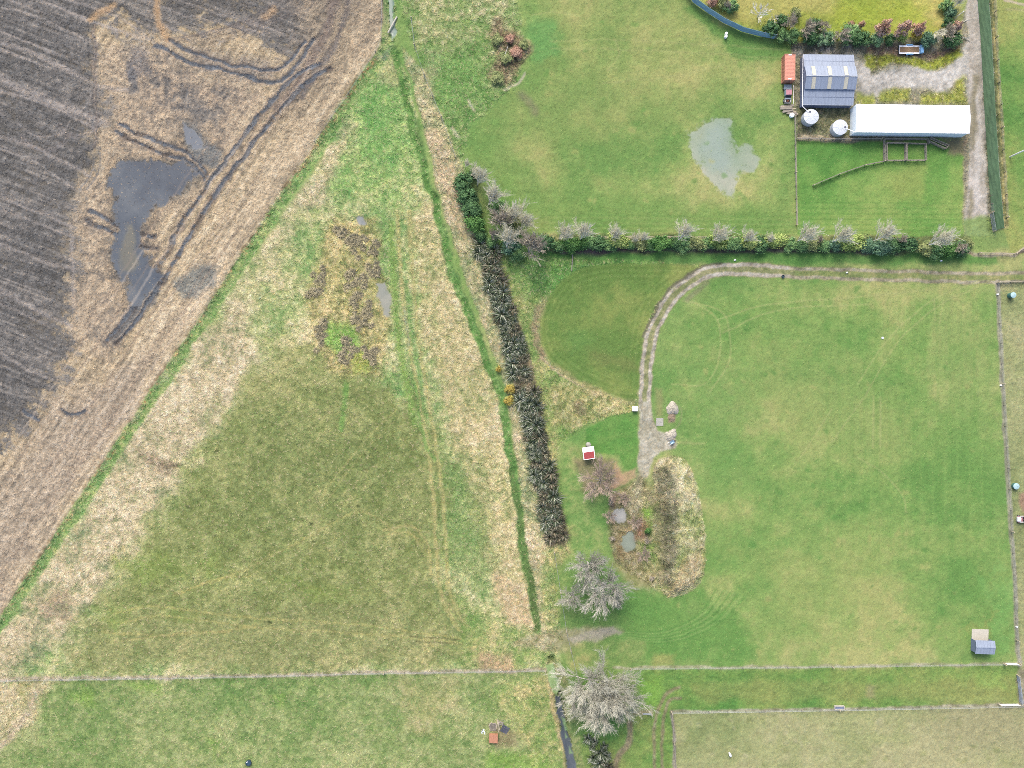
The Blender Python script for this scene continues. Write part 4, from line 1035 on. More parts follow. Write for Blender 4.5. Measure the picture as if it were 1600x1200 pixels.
FLAXG = [(66, 82, 58), (88, 106, 78), (116, 128, 100), (158, 164, 142), (184, 188, 168), (76, 92, 58)]
FLAXB = [(88, 84, 66), (116, 108, 86), (146, 136, 112), (80, 92, 66), (168, 162, 138), (72, 80, 56)]
flax_me = [strap_clump(500 + i, 130, (1.3, 2.3), (.10, .17), FLAXG) for i in range(4)]
flaxb_me = [strap_clump(520 + i, 130, (1.2, 2.2), (.10, .17), FLAXB) for i in range(3)]
SEDGE = [(138, 132, 104), (160, 152, 122), (180, 170, 136), (204, 194, 158), (148, 142, 108)]
sedge_me = [strap_clump(540 + i, 190, (.55, 1.05), (.06, .11), SEDGE, 1.5, .7, .35) for i in range(4)]

def flax_row(path, n, half, group, lg, lb, brown):
    L = np.cumsum([0] + [math.dist(a, b) for a, b in zip(path, path[1:])])
    for i in range(n):
        s = (i + rnd.random()) / n * L[-1]
        j = min(int(np.searchsorted(L, s)), len(path) - 1); j = max(j, 1)
        f = (s - L[j - 1]) / (L[j] - L[j - 1])
        x = path[j - 1][0] + (path[j][0] - path[j - 1][0]) * f; y = path[j - 1][1] + (path[j][1] - path[j - 1][1]) * f
        k = (i % 3 - 1) * half * .7 + rnd.uniform(-.25, .25) * half
        isb = rnd.random() < brown(y, k)
        me = rnd.choice(flaxb_me if isb else flax_me)
        o = obj("flax_clump", me, None, G(x + k, y + rnd.uniform(-2, 2)), (0, 0, rnd.uniform(0, 6.28)))
        q = rnd.choice((.7, .9, 1.05, 1.2, 1.35)) * rnd.uniform(.9, 1.1); o.scale = (q, q, q * rnd.uniform(.85, 1.15))
        tag(o, lb if isb else lg, "flax", group + (" in brown" if isb else ""))

flax_row(spline([(758, 384), (765, 415), (776, 450), (788, 480), (799, 510), (805, 545), (810, 576), (814, 592)], 4), 66, 15, "flax clumps in the northern half of the row",
         "dark green flax clump in the dense flax row, north of the golden gorse", "brownish flax clump in the dense row north of the yellow gorse", lambda y, k: .25 + .2 * (k > 4))
flax_row(spline([(820, 604), (830, 645), (838, 690), (847, 735), (856, 775), (865, 815), (872, 842)], 4), 74, 15, "flax clumps in the southern half of the row",
         "dark green flax clump in the row west of the hut, south of the gorse", "brown-leaved flax clump in the row west of the hut, south of the gorse", lambda y, k: .2 + .5 * (y > 780) + .15 * (k > 4))
flax_row(spline([(930, 1150), (936, 1175), (940, 1215)], 4), 12, 14, "flax clumps below the bare willows",
         "grey-green flax clump in the short row below the big bare willows", "brown flax clump in the short row below the big bare willows", lambda y, k: .5 * (y > 1165))

def fill(pts, n, dmin, seed):
    r = random.Random(seed); out = []
    xs = [p[0] for p in pts]; ys = [p[1] for p in pts]
    for _ in range(n * 60):
        x, y = r.uniform(min(xs), max(xs)), r.uniform(min(ys), max(ys))
        ins = False
        for a, b in zip(pts, pts[1:] + pts[:1]):
            if (a[1] > y) != (b[1] > y) and x < (b[0] - a[0]) * (y - a[1]) / (b[1] - a[1]) + a[0]: ins = not ins
        if ins and all((x - q[0]) ** 2 + (y - q[1]) ** 2 > dmin * dmin for q in out): out.append((x, y))
        if len(out) >= n: break
    return out
SP = [(([(538, 368), (576, 368), (594, 386), (590, 420), (572, 440), (534, 452), (532, 428), (556, 416), (562, 396), (538, 400)], 26), "in the thick brown clump at the middle of the rough triangle", "sedge tussocks in the thick clump"),
      (([(540, 442), (572, 428), (590, 424), (588, 438), (568, 456), (586, 480), (582, 514), (554, 516), (552, 480), (540, 456)], 24), "at the lower end of the thick brown clump beside the grey puddle", "sedge tussocks beside the grey puddle"),
      (([(484, 430), (510, 408), (515, 420), (500, 460), (482, 464)], 10), "in the small loose group west of the main clump", "sedge tussocks west of the main clump"),
      (([(498, 490), (514, 498), (520, 528), (504, 552), (490, 545), (490, 510)], 9), "along the west side of the bright green hollow", "sedge tussocks west of the green hollow"),
      (([(540, 520), (560, 520), (560, 546), (546, 574), (528, 562), (532, 542)], 11), "in the ring at the south end of the green hollow", "sedge tussocks south of the green hollow"),
      (([(564, 542), (588, 544), (590, 566), (574, 570)], 7), "in the small south-eastern group below the clump", "sedge tussocks in the south-eastern group"),
      (([(520, 356), (544, 356), (548, 368), (576, 372), (576, 380), (542, 382)], 8), "at the northern tip beside the pale golden grass", "sedge tussocks at the northern tip")]
for (pts, n), where, grp in SP:
    for i, (x, y) in enumerate(fill(pts, n, 4.6, int(pts[0][0]))):
        o = obj("sedge_tussock", rnd.choice(sedge_me), None, G(x, y), (0, 0, rnd.uniform(0, 6.28)))
        q = rnd.uniform(.95, 1.45); o.scale = (q, q, q * .9)
        tag(o, "brown sedge tussock " + where, "tussock", grp)
for x, y, lb in ((797, 608, "upper of the two golden flowering gorse bushes beside the flax row"), (795, 626, "lower golden gorse bush at the ditch edge beside the flax row"), (779, 577, "small golden gorse bush on the green ditch bank")):
    place_shrub(x, y, 1.3 if y > 590 else .8, "gold", lb, "bush", "gorse_bush", h=1.4)

# --- hedgerow between the two big paddocks (x, radius, kind)
HEDGE = [(852, 378, 2.3, "dark"), (872, 384, 1.6, "mid"), (890, 382, 2.2, "bright"), (908, 380, 1.7, "bright"), (922, 378, 1.7, "mid"), (938, 380, 1.8, "dark"), (953, 382, 1.4, "mid"), (968, 376, 2.3, "yellow"), (984, 382, 1.3, "mid"),
         (1000, 381, 1.6, "olive"), (1016, 382, 1.5, "mid"), (1031, 379, 2.5, "bright"), (1052, 381, 1.7, "dark"), (1070, 381, 1.9, "mid"), (1088, 380, 1.9, "olive"), (1106, 381, 1.7, "mid"), (1123, 377, 2.2, "yellow"), (1141, 381, 1.9, "mid"), (1156, 382, 1.6, "dark"),
         (1171, 378, 2.4, "yellow"), (1190, 381, 1.9, "dark"), (1212, 377, 2.7, "yellow"), (1234, 382, 1.6, "mid"), (1252, 383, 1.9, "mid"), (1270, 380, 2.1, "olive"), (1288, 384, 1.6, "mid"), (1304, 383, 1.7, "blue"), (1332, 379, 3.1, "yellow"), (1356, 385, 1.7, "blue"),
         (1376, 386, 2.3, "blue"), (1396, 384, 2.0, "dark"), (1418, 382, 2.6, "dark"), (1446, 388, 1.8, "olive"), (1464, 390, 2.2, "mid"), (1482, 391, 2.0, "bright"), (1504, 388, 1.9, "dark"), (1512, 378, 1.2, "olive")]
KN = dict(dark="dark green", mid="mid green", bright="glossy bright green", yellow="yellow-green", olive="dull olive", blue="blue-green")
cnt = {}
ORD = ["first", "second", "third", "fourth", "fifth", "sixth", "seventh", "eighth", "ninth", "tenth", "eleventh", "twelfth"]
for i, (x, y, r_, k) in enumerate(HEDGE):
    c = cnt[k] = cnt.get(k, -1) + 1
    place_shrub(x, y, r_, k, KN[k] + " shrub in the hedgerow, " + ORD[c] + " of its colour from the west", "shrub", "hedge_shrub", "shrubs of the hedgerow", h=min(2.9, r_ * 1.25) * rnd.uniform(.8, 1.15), v=c % 3, ry=min(r_, 1.9) * rnd.uniform(.85, 1.1))
PALE = [(874, 374, .95), (905, 375, .98), (953, 376, .8), (986, 377, .5), (1000, 377, .55), (1058, 376, .95), (1110, 377, .95), (1158, 378, .75), (1194, 378, .5), (1243, 377, 1.0), (1296, 378, 1.0), (1362, 377, .98), (1444, 384, 1.1)]
for i, (x, y, s) in enumerate(PALE):
    place_bare(x, y + 1, s * 1.3, "pale", "leafless pale-barked tree in the hedgerow, " + (ORD[i] if i < 12 else "last") + " from the west end", i % 3, "bare_tree", "pale bare trees of the hedgerow", rz=rnd.uniform(-.35, .35))
for x, y, s, lb in ((1278, 379, .6, "small mauve leafless tree between two pale ones in the hedgerow"), (1402, 381, .75, "mauve leafless tree among dark shrubs near the hedgerow's east end"), (1494, 386, .9, "dense mauve-brown leafless tree closing the hedgerow's east end")):
    place_bare(x, y, s, "mauve", lb, 0)

# --- thicket at the corner by the flax row
for x, y, r_, k, lb, ry in ((722, 283, 2.6, "dark", "dark green conifer-like bush at the north end of the thicket", 2.6), (732, 304, 2.6, "dark", "dense dark green bush second from the north end of the thicket", 2.6), (737, 326, 2.7, "dark", "dense dark green bush at the middle of the thicket's west edge", 2.7), (744, 350, 2.3, "bright", "glossy green bush just above the flax row", 2.8), (752, 368, 1.6, "dark", "low dark bush touching the flax row's north end", 1.6),
                            (776, 322, 2.0, "mid", "mid green bush under the reddish leafless tree", 2.0), (802, 348, 2.4, "olive", "olive bush among the grey leafless trees", 2.4), (798, 384, 2.8, "blue", "blue-green bush at the south tip of the thicket", 2.4), (808, 396, 2.2, "mid", "mid green bush at the paddock corner under leafless trees", 2.0), (768, 378, 1.6, "mid", "small mid green bush between flax and leafless trees", 1.6), (742, 272, 1.4, "dark", "small dark bush beneath the northern grey tree", 1.4)):
    place_shrub(x, y, r_, k, lb, h=min(3.2, r_ * 1.3), v=int(y) % 3, ry=ry)
for x, y, s, k, lb, v in ((738, 277, .8, "pale", "silvery leafless tree at the north end of the thicket", 0), (746, 290, 1.2, "pale", "silvery leafless tree behind the northern bushes of the thicket", 1), (727, 262, .5, "pale", "small silvery sapling above the thicket", 2), (764, 322, 1.4, "pale", "tall grey leafless tree with a reddish top in the thicket", 2), (782, 354, 1.6, "mauve", "mauve leafless tree in the middle of the thicket", 1), (798, 352, 1.5, "pale", "tall silvery leafless tree at the thicket's east side", 0), (814, 358, 1.25, "pale", "pale leafless tree nearest the north paddock side of the thicket", 1), (768, 372, .9, "mauve", "mauve leafless tree beside the flax row's north end", 0), (791, 390, 1.5, "pale", "silvery leafless tree leaning over the blue-green bush", 2), (826, 394, 2.0, "mauve", "broad rosy-grey leafless tree where thicket meets hedgerow", 2)):
    place_bare(x, y, s, k, lb, v, rz=rnd.uniform(-.5, .5))
place_shrub(770, 304, 1.2, "copper", "rusty leaved shrub at the top of the grey thicket tree", h=3.4)

# --- trees of the middle and the south
place_bare(937, 748, 1.12, "rosy", "broad rosy-twigged leafless tree below the red-roofed hut", 0, zs=.75, rz=2.0)
place_bare(918, 878, 1.1, "grey", "upper grey leafless tree south of the flax row", 0)
place_bare(942, 910, 1.25, "grey", "eastern grey leafless tree with wide pale branches near the mound", 1)
place_bare(894, 926, .8, "grey", "western grey leafless tree beside the white wire fence", 2)
place_bare(958, 930, .6, "grey", "smallest grey leafless tree, at the paddock edge", 0)
place_bare(921, 1058, 1.12, "big", "big leafless willow nearest the stream below the boundary fence", 0)
place_bare(946, 1062, 1.1, "big", "big leafless willow at the top of the willow group", 1)
place_bare(962, 1082, 1.0, "big", "big leafless willow on the east side of the willow group", 2)
place_bare(934, 1094, 1.0, "big", "big leafless willow just above the grey-green flax", 0)
place_bare(900, 1080, .7, "big", "smaller leafless willow leaning over the weedy stream", 1)
for x, y, r_, k, lb in ((926, 882, 1.2, "dark", "dark evergreen bush under the upper grey leafless tree"), (944, 1086, 2.0, "olive", "dark olive undergrowth bush between the willow trunks"), (924, 1116, 1.6, "olive", "olive bush at the foot of the willows above the flax"), (1012, 830, .8, "bright", "small bright green bush beside the hollow's brush")):
    place_shrub(x, y, r_, k, lb, h=1.6)
for i, (x, y, r_) in enumerate(((956, 786, 1.1), (953, 806, .9), (958, 838, 1.0), (992, 816, .9), (1012, 846, 1.1), (1006, 866, 1.0), (1018, 900, .9), (975, 778, .9))):
    t = place_bare(x, y, r_ * .42, "rosy" if i % 2 else "mauve", ("rusty" if i % 2 else "greyish") + " twiggy bush in the hollow of pale pools, " + ["north-west rim", "west rim", "south-west rim", "between the pools", "east rim by the mound", "south-east rim", "far south-east rim", "north rim by the track"][i], 0, "scrub_bush", zs=.6)
    t["category"] = "bush"

for x, y, r_, k, lb in ((797, 60, 1.3, "copper", "reddish bramble bush at the top of the brushy heap"), (806, 82, 1.7, "copper", "rusty bramble bush with pale stick beside the paddock edge"), (778, 62, 1.4, "olive", "dull olive bramble bush on the west of the brushy heap"), (790, 90, 1.6, "olive", "olive bramble bush at the middle of the brushy heap"), (776, 122, 1.7, "olive", "dull bramble bush at the south end of the brushy heap"), (818, 70, 1.2, "olive", "small olive bramble on the paddock side of the brushy heap")):
    place_shrub(x, y, r_, k, lb, "bush", "bramble_bush", h=1.3)

# --- windbreak rows round the garden lawn
for x, y, r_, k, lb in ((1207, 44, 2.2, "dark", "dark green shrub at the west end of the lawn's tree row"), (1222, 34, 1.8, "dark", "dark shrub behind the mauve tree at the row's west end"), (1224, 54, 1.9, "mid", "mid green shrub beside the small blue gate"), (1240, 54, 2.0, "mid", "mid green shrub behind the farm yard's north-west corner"), (1265, 56, 2.6, "dark", "dark green shrub north of the slate shed"), (1272, 38, 2.0, "dark", "upright dark shrub between two mauve trees"), (1287, 58, 2.0, "pale", "pale green shrub north of the slate shed"), (1298, 60, 1.6, "pale", "small pale green shrub next to the pale one"), (1327, 54, 2.6, "mid", "rounded bright leafy shrub at the shed's north-east"), (1348, 58, 2.4, "dark", "dark green shrub right of the rounded one"), (1370, 62, 1.9, "pale", "minty pale shrub below the western copper tree"), (1390, 60, 1.6, "dark", "low dark shrub between two copper trees"), (1410, 58, 1.5, "yellow", "yellow-green shrub below the copper trees"),
                        (1432, 57, 1.5, "gold", "golden shrub behind the blue trailer"), (1450, 60, 2.1, "blue", "blue-green shrub right of the golden one"), (1486, 62, 2.6, "dark", "dark green shrub at the bend of the yard track"), (1482, 36, 1.7, "dark", "dark shrub beside the yard track below the white pole"), (1478, 8, 1.7, "mid", "mid green shrub at the top of the garden's east side"), (1486, 20, 1.6, "blue", "blue-green shrub at the white pole's foot"), (1302, 54, 1.2, "yellow", "small yellowish shrub beside a mauve tree"), (1330, 38, 1.0, "copper", "small coppery shrub behind the rounded green shrub"), (1280, 52, .9, "copper", "tiny rusty shrub among dark green ones"), (1227, 54, .9, "copper", "rust-red shrub at the row's west end beside the gate"),
                        (1142, 10, 2.0, "mid", "green shrub at the lower end of the bed by the blue windbreak"), (1128, 2, 1.7, "olive", "olive shrub in the bed above the blue windbreak"), (1114, 0, 1.6, "copper", "coppery shrub at the top of the bed by the blue windbreak"), (1244, 20, 1.6, "olive", "olive shrub on the lawn side of the tree row")):
    place_shrub(x, y, r_ * .9, k, lb, h=min(3.0, r_ * 1.35), v=int(x) % 3)
for x, y, s, lb in ((1232, 46, .9, "greyish-mauve leafless tree, westernmost of the lawn's tree row"), (1252, 50, 1.0, "mauve leafless tree north-west of the slate shed"), (1282, 48, .85, "slim mauve leafless tree above the pale green shrub"), (1308, 60, 1.0, "mauve leafless tree left of the rounded green shrub"), (1470, 56, .9, "mauve leafless tree near the bend of the yard track"), (1132, 16, .6, "mauve leafless sapling in the bed by the blue windbreak")):
    place_bare(x, y, s, "mauve", lb, 1)
place_bare(1183, 28, .95, "star", "star-shaped pale leafless tree alone on the garden lawn", 0)
place_bare(1207, 34, .5, "star", "small pale leafless sapling on the lawn edge", 0)
place_bare(1454, 56, .8, "pale", "thin pale leafless tree right of the copper trees", 1)
place_bare(1484, 16, .8, "pale", "grey leafless tree beside the white pole", 2)
def copper_meshes(seed):
    tr, _ = bare_tree_meshes(seed, 5.0, 1.6, .13, 10, 4, 2, .7, .3, M_BARK, (170, 140, 130), .025, 1)
    return tr, leafy_mesh(seed, 1.9, 1.9, 5.2, 1500, .15, COPPER + [(166, 140, 134)], lobes=14, base=.15, cone=.75, core=False, fuzz=.5)
CP = [copper_meshes(900), copper_meshes(917)]
for i, (x, y, s, lb) in enumerate(((1369, 54, 1.15, "western coppery tree of the pair above the yard"), (1401, 54, 1.05, "eastern coppery tree of the pair above the yard"), (1425, 54, .95, "smaller mauve-copper tree just behind the blue trailer"), (1484, 50, .8, "coppery tree beside the yard track bend"), (1341, 44, .55, "small coppery sapling behind the dark shrub"))):
    t = thing("copper_tree", lb, "tree", G(x, y), i * 1.3)
    obj("trunk", CP[i % 2][0], t); obj("crown", CP[i % 2][1], t); t.scale = (s * 1.15, s * 1.15, s * 1.35)

# ------------------------------------------------------------------ buildings
def ext(prof, x0, x1):
    """closed (y, z) outline drawn out along x"""
    n = len(prof); V = [(x0, y, z) for y, z in prof] + [(x1, y, z) for y, z in prof]
    F = [tuple(range(n))[::-1], tuple(range(n, 2 * n))] + [(i, (i + 1) % n, n + (i + 1) % n, n + i) for i in range(n)]
    return V, F
def slab(m, a, b, x0, x1, th=.05, ribs=0, rib=.035):
    """roof sheet from (y, z) a to b with standing ribs down the slope"""
    (ya, za), (yb, zb) = a, b
    n = Vector((0, -(zb - za), yb - ya)).normalized()
    if n.z < 0: n = -n
    V, F = ext([(ya, za), (yb, zb), (yb + n.y * th, zb + n.z * th), (ya + n.y * th, za + n.z * th)], x0, x1)
    m.add(V, F)
    for i in range(ribs):
        x = x0 + (x1 - x0) * (i + .5) / ribs
        V, F = ext([(ya + n.y * th, za + n.z * th), (yb + n.y * th, zb + n.z * th), (yb + n.y * (th + rib), zb + n.z * (th + rib)), (ya + n.y * (th + rib), za + n.z * (th + rib))], x - .03, x + .03)
        m.add(V, F)

# slate-grey barn: raised middle with a lean-to on either side
b = thing("farm_shed", "slate-grey steel barn with three pale skylight strips and two lean-to roofs", "shed", P(1288, 131), math.radians(-.6))
X = 5.75
w = MB(); w.add(*ext([(5.7, 0), (5.7, 2.6), (2.55, 3.3), (2.55, 3.7), (.1, 4.7), (-2.35, 3.7), (-2.35, 3.3), (-5.7, 2.6), (-5.7, 0)], -X, X)); w.build("wall", M_SLATEWALL, b)
m = MB()
slab(m, (5.85, 2.6), (2.6, 3.33), -X - .1, X + .05, ribs=15)
slab(m, (-5.76, 2.6), (-2.4, 3.33), -X - .1, X + .05, ribs=15)
slab(m, (2.75, 3.68), (.1, 4.76), -X - .1, X + .12, ribs=15)
slab(m, (-2.55, 3.68), (.1, 4.76), -X - .1, X + .12, ribs=15)
m.build("roof", M_SLATE, b)
m = MB()
for yy, zz in ((4.2, 3.05), (-4.1, 3.05)): m.bar((-X - .1, yy, zz), (X + .05, yy, zz), .05, .05)
for yy in (2.62, -2.42): m.bar((-X - .1, yy, 3.4), (X + .05, yy, 3.4), .12, .06)
m.build("flashing", M_SLATEWALL, b)
for x in (-4.0, -.32, 3.4):
    for a, c in (((2.7, 3.76), (.3, 4.74)), ((-2.5, 3.76), (-.1, 4.74))):
        m = MB(); slab(m, (a[0], a[1] + .03), (c[0], c[1] + .03), x - .42, x + .42, th=.04); m.build("skylight", M_SKYLIGHT, b)
m = MB(); m.bar((-X - .1, .1, 4.85), (X + .12, .1, 4.85), .16, .06); m.build("ridge_cap", M_STEEL, b)
m = MB(); m.bar((-X - .1, -5.82, 2.6), (X + .05, -5.82, 2.6), .1); m.build("gutter", M_STEEL, b)
m = MB(); m.tube([(-X - .22, 5.7, 2.75), (-X - .22, -5.9, 2.55), (-X - .1, -6.2, 2.5), (-4.35, -7.5, 2.34)], .07, 8); m.build("downpipe", M_WHITE, b)
m = MB()
for yy in (-3.9, 0, 3.9): m.box((X + .03, yy, 1.25), (.06, 2.9, 2.5))
m.build("roller_door", M_PALEWALL, b)

b = thing("white_shed", "long white-roofed farm shed beside the lane", "shed", P(1414.7, 192.8), math.radians(-.7))
X = 13.05
w = MB(); w.add(*ext([(3.1, 0), (3.1, 3.5), (0, 3.9), (-3.15, 3.6), (-3.15, 0)], -X, X)); w.build("wall", M_PALEWALL, b)
m = MB(); slab(m, (3.2, 3.5), (0, 3.93), -X - .03, X + .1, ribs=34, rib=.02); slab(m, (-3.2, 3.6), (0, 3.93), -X - .05, X + .1, ribs=34, rib=.02); m.build("roof", M_WHITEROOF, b)
m = MB(); m.bar((-X, -3.24, 3.58), (X + .1, -3.24, 3.58), .08); m.build("gutter", M_WHITE, b)
m = MB(); m.tube([(-X + .1, -3.3, 3.5), (-X - .1, -3.2, 3.4), (-X - 1.9, -2.0, 2.34)], .07, 8); m.build("downpipe", M_WHITE, b)
for xx in (-8, -1, 6):
    m = MB(); m.box((xx, 3.13, 1.2), (3.4, .06, 2.4)); m.build("sliding_door", M_STEEL, b)

def water_tank(px, py, r, h, label, hatch):
    t = thing("water_tank", label, "water tank", P(px, py))
    m = MB(); m.lathe([(r, 0), (r, h * .3), (r * 1.01, h * .32), (r, h * .36), (r, h * .66), (r * 1.01, h * .68), (r, h * .72), (r, h)], 40); m.build("body", M_TANK, t, smooth=False)
    m = MB(); m.lathe([(r * 1.02, h), (r * 1.02, h + .05), (r * .6, h + .16), (0.05, h + .24)], 40)
    for k in range(10):
        a = k * math.pi / 5
        m.bar((r * .25 * math.cos(a), r * .25 * math.sin(a), h + .22), (r * .98 * math.cos(a), r * .98 * math.sin(a), h + .09), .05)
    m.build("lid", M_TANK, t)
    m = MB(); m.lathe([(.22, h + .1), (.22, h + .24), (.0, h + .25)], 14, (hatch[0] * r, hatch[1] * r, 0)); m.build("hatch", M_DARKPLASTIC, t)
    m = MB(); m.lathe([(.1, h + .1), (.1, h + .22), (.0, h + .23)], 10, (-hatch[0] * r * .9, -hatch[1] * r * .6, 0)); m.build("vent_cap", M_PALEWALL, t)
    return t
water_tank(1262.6, 186.6, 1.72, 2.1, "pale round water tank at the slate barn's south-west corner", (-.2, .62))
water_tank(1307.4, 203.0, 1.74, 2.1, "pale round water tank at the white shed's west end", (.62, 0))

c = thing("shipping_container", "faded orange shipping container beside the slate barn", "container", P(1229, 110.8), math.radians(-.5))
m = MB(); m.box((0, 0, 1.3), (2.3, 5.9, 2.3))
for i in range(18):
    y = -2.75 + i * .324
    m.box((-1.17, y, 1.3), (.06, .16, 2.1)); m.box((1.17, y, 1.3), (.06, .16, 2.1)); m.box((0, y, 2.46), (2.1, .16, .03))
m.build("body", M_ORANGE, c)
m = MB()
for x in (-1.16, 1.16):
    for z in (.1, 2.45): m.bar((x, -3, z), (x, 3, z), .12)
    for y in (-2.98, 2.98): m.bar((x, y, .04), (x, y, 2.5), .14)
for y in (-2.98, 2.98):
    for z in (.1, 2.45): m.bar((-1.16, y, z), (1.16, y, z), .12)
m.build("frame", M_ORANGE, c)
for x in (-.55, .55):
    m = MB(); m.box((x, -3.0, 1.3), (1.05, .05, 2.25))
    d = m.build("door", M_ORANGE, c)
    m = MB(); m.tube([(x * .4, -3.06, .2), (x * .4, -3.06, 2.4)], .025, 6); m.build("lock_rod", M_STEEL, d)
for y in (-2.75, 2.8):
    m = MB(); m.box((0, y, 2.5), (.7, .22, .03)); m.build("end_marking", M_WHITE, c)

# worn-out truck behind the container
c = thing("derelict_truck", "derelict grey truck with faded pink cab roof and open engine bay", "truck", P(1229.2, 148.5), math.radians(-90))
m = MB(); m.box((0, 0, .5), (4.3, .9, .16)); m.box((-1.5, 0, .82), (1.3, 1.75, .1)); m.box((-.95, 0, 1.1), (.08, 1.7, .5)); m.build("chassis", M_TRUCKGREY, c)
m = MB(); V, F = ext([(-.78, .6), (.78, .6), (.8, 1.15), (.68, 1.62), (-.68, 1.62), (-.8, 1.15)], -.75, .55); m.add(V, F); cab = m.build("cab", M_TRUCKGREY, c)
m = MB(); m.box((-.12, 0, 1.66), (1.15, 1.3, .08)); m.build("cab_roof", M_PINK, cab)
m = MB(); m.add([(.56, -.66, 1.58), (.56, .66, 1.58), (.98, .72, 1.08), (.98, -.72, 1.08)], [(0, 1, 2, 3), (3, 2, 1, 0)]); m.build("windscreen", M_DARKGLASS, cab)
m = MB(); m.box((1.05, 0, .98), (.55, 1.4, .16)); m.build("bonnet", M_TRUCKGREY, c)
m = MB(); m.box((1.6, 0, .7), (.6, .55, .4)); m.tube([(1.4, -.1, .9), (1.75, .05, .95)], .12, 8); m.tube([(1.5, .2, .85), (1.85, .2, .85)], .08, 8); m.build("engine", M_RUST, c)
for s in (-1, 1):
    m = MB(); m.box((1.55, .62 * s, .88), (.9, .3, .12)); m.build("mudguard", M_CREAM, c)
m = MB(); m.box((2.1, 0, .62), (.14, 1.5, .22)); m.build("bumper", M_CREAM, c)
def wheel(par, x, y, r, wd=.24):
    w_ = MB(); w_.tube([(x, y - wd / 2, r), (x, y + wd / 2, r)], r, 18); t_ = w_.build("wheel", M_BLACK, par)
    w_ = MB(); w_.tube([(x, y - wd / 2 - .02, r), (x, y + wd / 2 + .02, r)], r * .55, 14); w_.build("rim", M_STEEL, t_)
for x in (-1.4, 1.5):
    for y in (-.78, .78): wheel(c, x, y, .38)
o = MB(); o.tube([(0, 0, .1), (0, -2.2, .12), (.02, -4.4, .1)], .06, 8); o = o.build("long_pipe", M_WHITE, None, P(1239.6, 133)); tag(o, "long white pipe on the grass between truck and barn", "pipe")

PL = [(1229, 167, 3.4, .1, .3), (1231, 169.5, 3.6, -.12, .45), (1227, 171, 2.8, .05, .6), (1233, 173, 3.2, -.2, .3), (1230, 174.6, 2.6, .2, .5), (1237, 176, 3.0, -.3, .25), (1236, 178.5, 2.4, -.05, .45)]
PN = ["topmost", "second", "third", "fourth", "fifth", "sixth", "lowest"]
for i, (x, y, L, a, z) in enumerate(PL):
    m = MB(); m.box((0, 0, 0), (L, .32, .09)); m.box((.1, .3, -.03), (L * .9, .2, .07)) if i % 2 == 0 else None
    o = m.build("timber_board", M_TAN if i % 2 else M_WOOD, None, P(x, y) + Vector((0, 0, z)), (0, 0, a))
    tag(o, "weathered board in the scattered timber pile behind the truck, " + PN[i] + " counting from the truck down", "board", "boards in the timber pile")
m = MB(); m.lathe([(.5, .1), (.55, .3), (.5, .9), (.3, 1.0), (.0, 1.02)], 16); o = m.build("plastic_drum", M_PALEWALL, None, P(1236, 181.5)); tag(o, "pale grey drum at the foot of the timber pile", "drum")

# tipping trailer with blue headboard
t = thing("flatbed_trailer", "flatbed trailer with brown deck and bright blue headboard in the yard", "trailer", P(1421, 79.4), 0)
m = MB()
for y in (-.82, .82): m.bar((-2.7, y, .66), (2.0, y, .66), .3, .16)
for x in (-2.7, -.6, 1.9): m.bar((x, -.82, .62), (x, .82, .62), .14)
m.build("frame", M_WHITE, t)
m = MB(); m.box((-.35, 0, .68), (4.5, 1.3, .05)); m.build("deck", M_DECK, t)
m = MB(); m.box((2.35, 0, .95), (.75, 1.85, .75)); m.box((2.35, 0, 1.34), (.6, 1.6, .05)); m.build("headboard", M_BLUE, t)
m = MB(); m.box((-2.78, 0, .62), (.1, 1.8, .2)); m.build("tailboard", M_TROUGH, t)
m = MB(); m.bar((2.6, 0, .5), (3.4, 0, .5), .12); m.build("drawbar", M_STEEL, t)
for s in (-1, 1):
    m = MB(); m.tube([(-1.05, 1.08 * s, .62), (-.75, 1.08 * s, .84), (.2, 1.08 * s, .84), (.5, 1.08 * s, .62)], .16, 8); m.build("mudguard", M_BLUE, t)
    for x in (-.72, .16): wheel(t, x, 1.08 * s, .33, .22)

# horse shelter with concrete apron
b = thing("horse_shelter", "small slate-grey shelter with pale concrete apron in the paddock corner", "shelter", P(1531, 1003), math.radians(-2))
m = MB(); m.add([(-2.1, -2.0, 0), (2.1, -2.0, 0), (2.1, -2.0, 2.2), (0, -2.0, 2.2), (-2.1, -2.0, 2.2)], [(0, 1, 2, 3, 4)]); m.box((-2.05, -.6, 1.1), (.08, 2.8, 2.2)); m.box((2.05, -.6, 1.1), (.08, 2.8, 2.2)); m.box((0, -1.98, 1.1), (4.1, .08, 2.2)); m.build("wall", M_SLATEWALL, b)
m = MB(); slab(m, (-2.15, 2.2), (-.55, 2.6), -2.25, 2.25, ribs=6); slab(m, (1.0, 2.2), (-.55, 2.6), -2.25, 2.25, ribs=6); m.build("roof", M_SLATE, b)
m = MB(); m.bar((-2.25, -.55, 2.68), (2.25, -.55, 2.68), .14, .05); m.build("ridge_cap", M_SLATE, b)
m = MB(); m.box((-.05, 1.4, .06), (3.9, 3.2, .12)); m.build("apron", M_CONC, b)

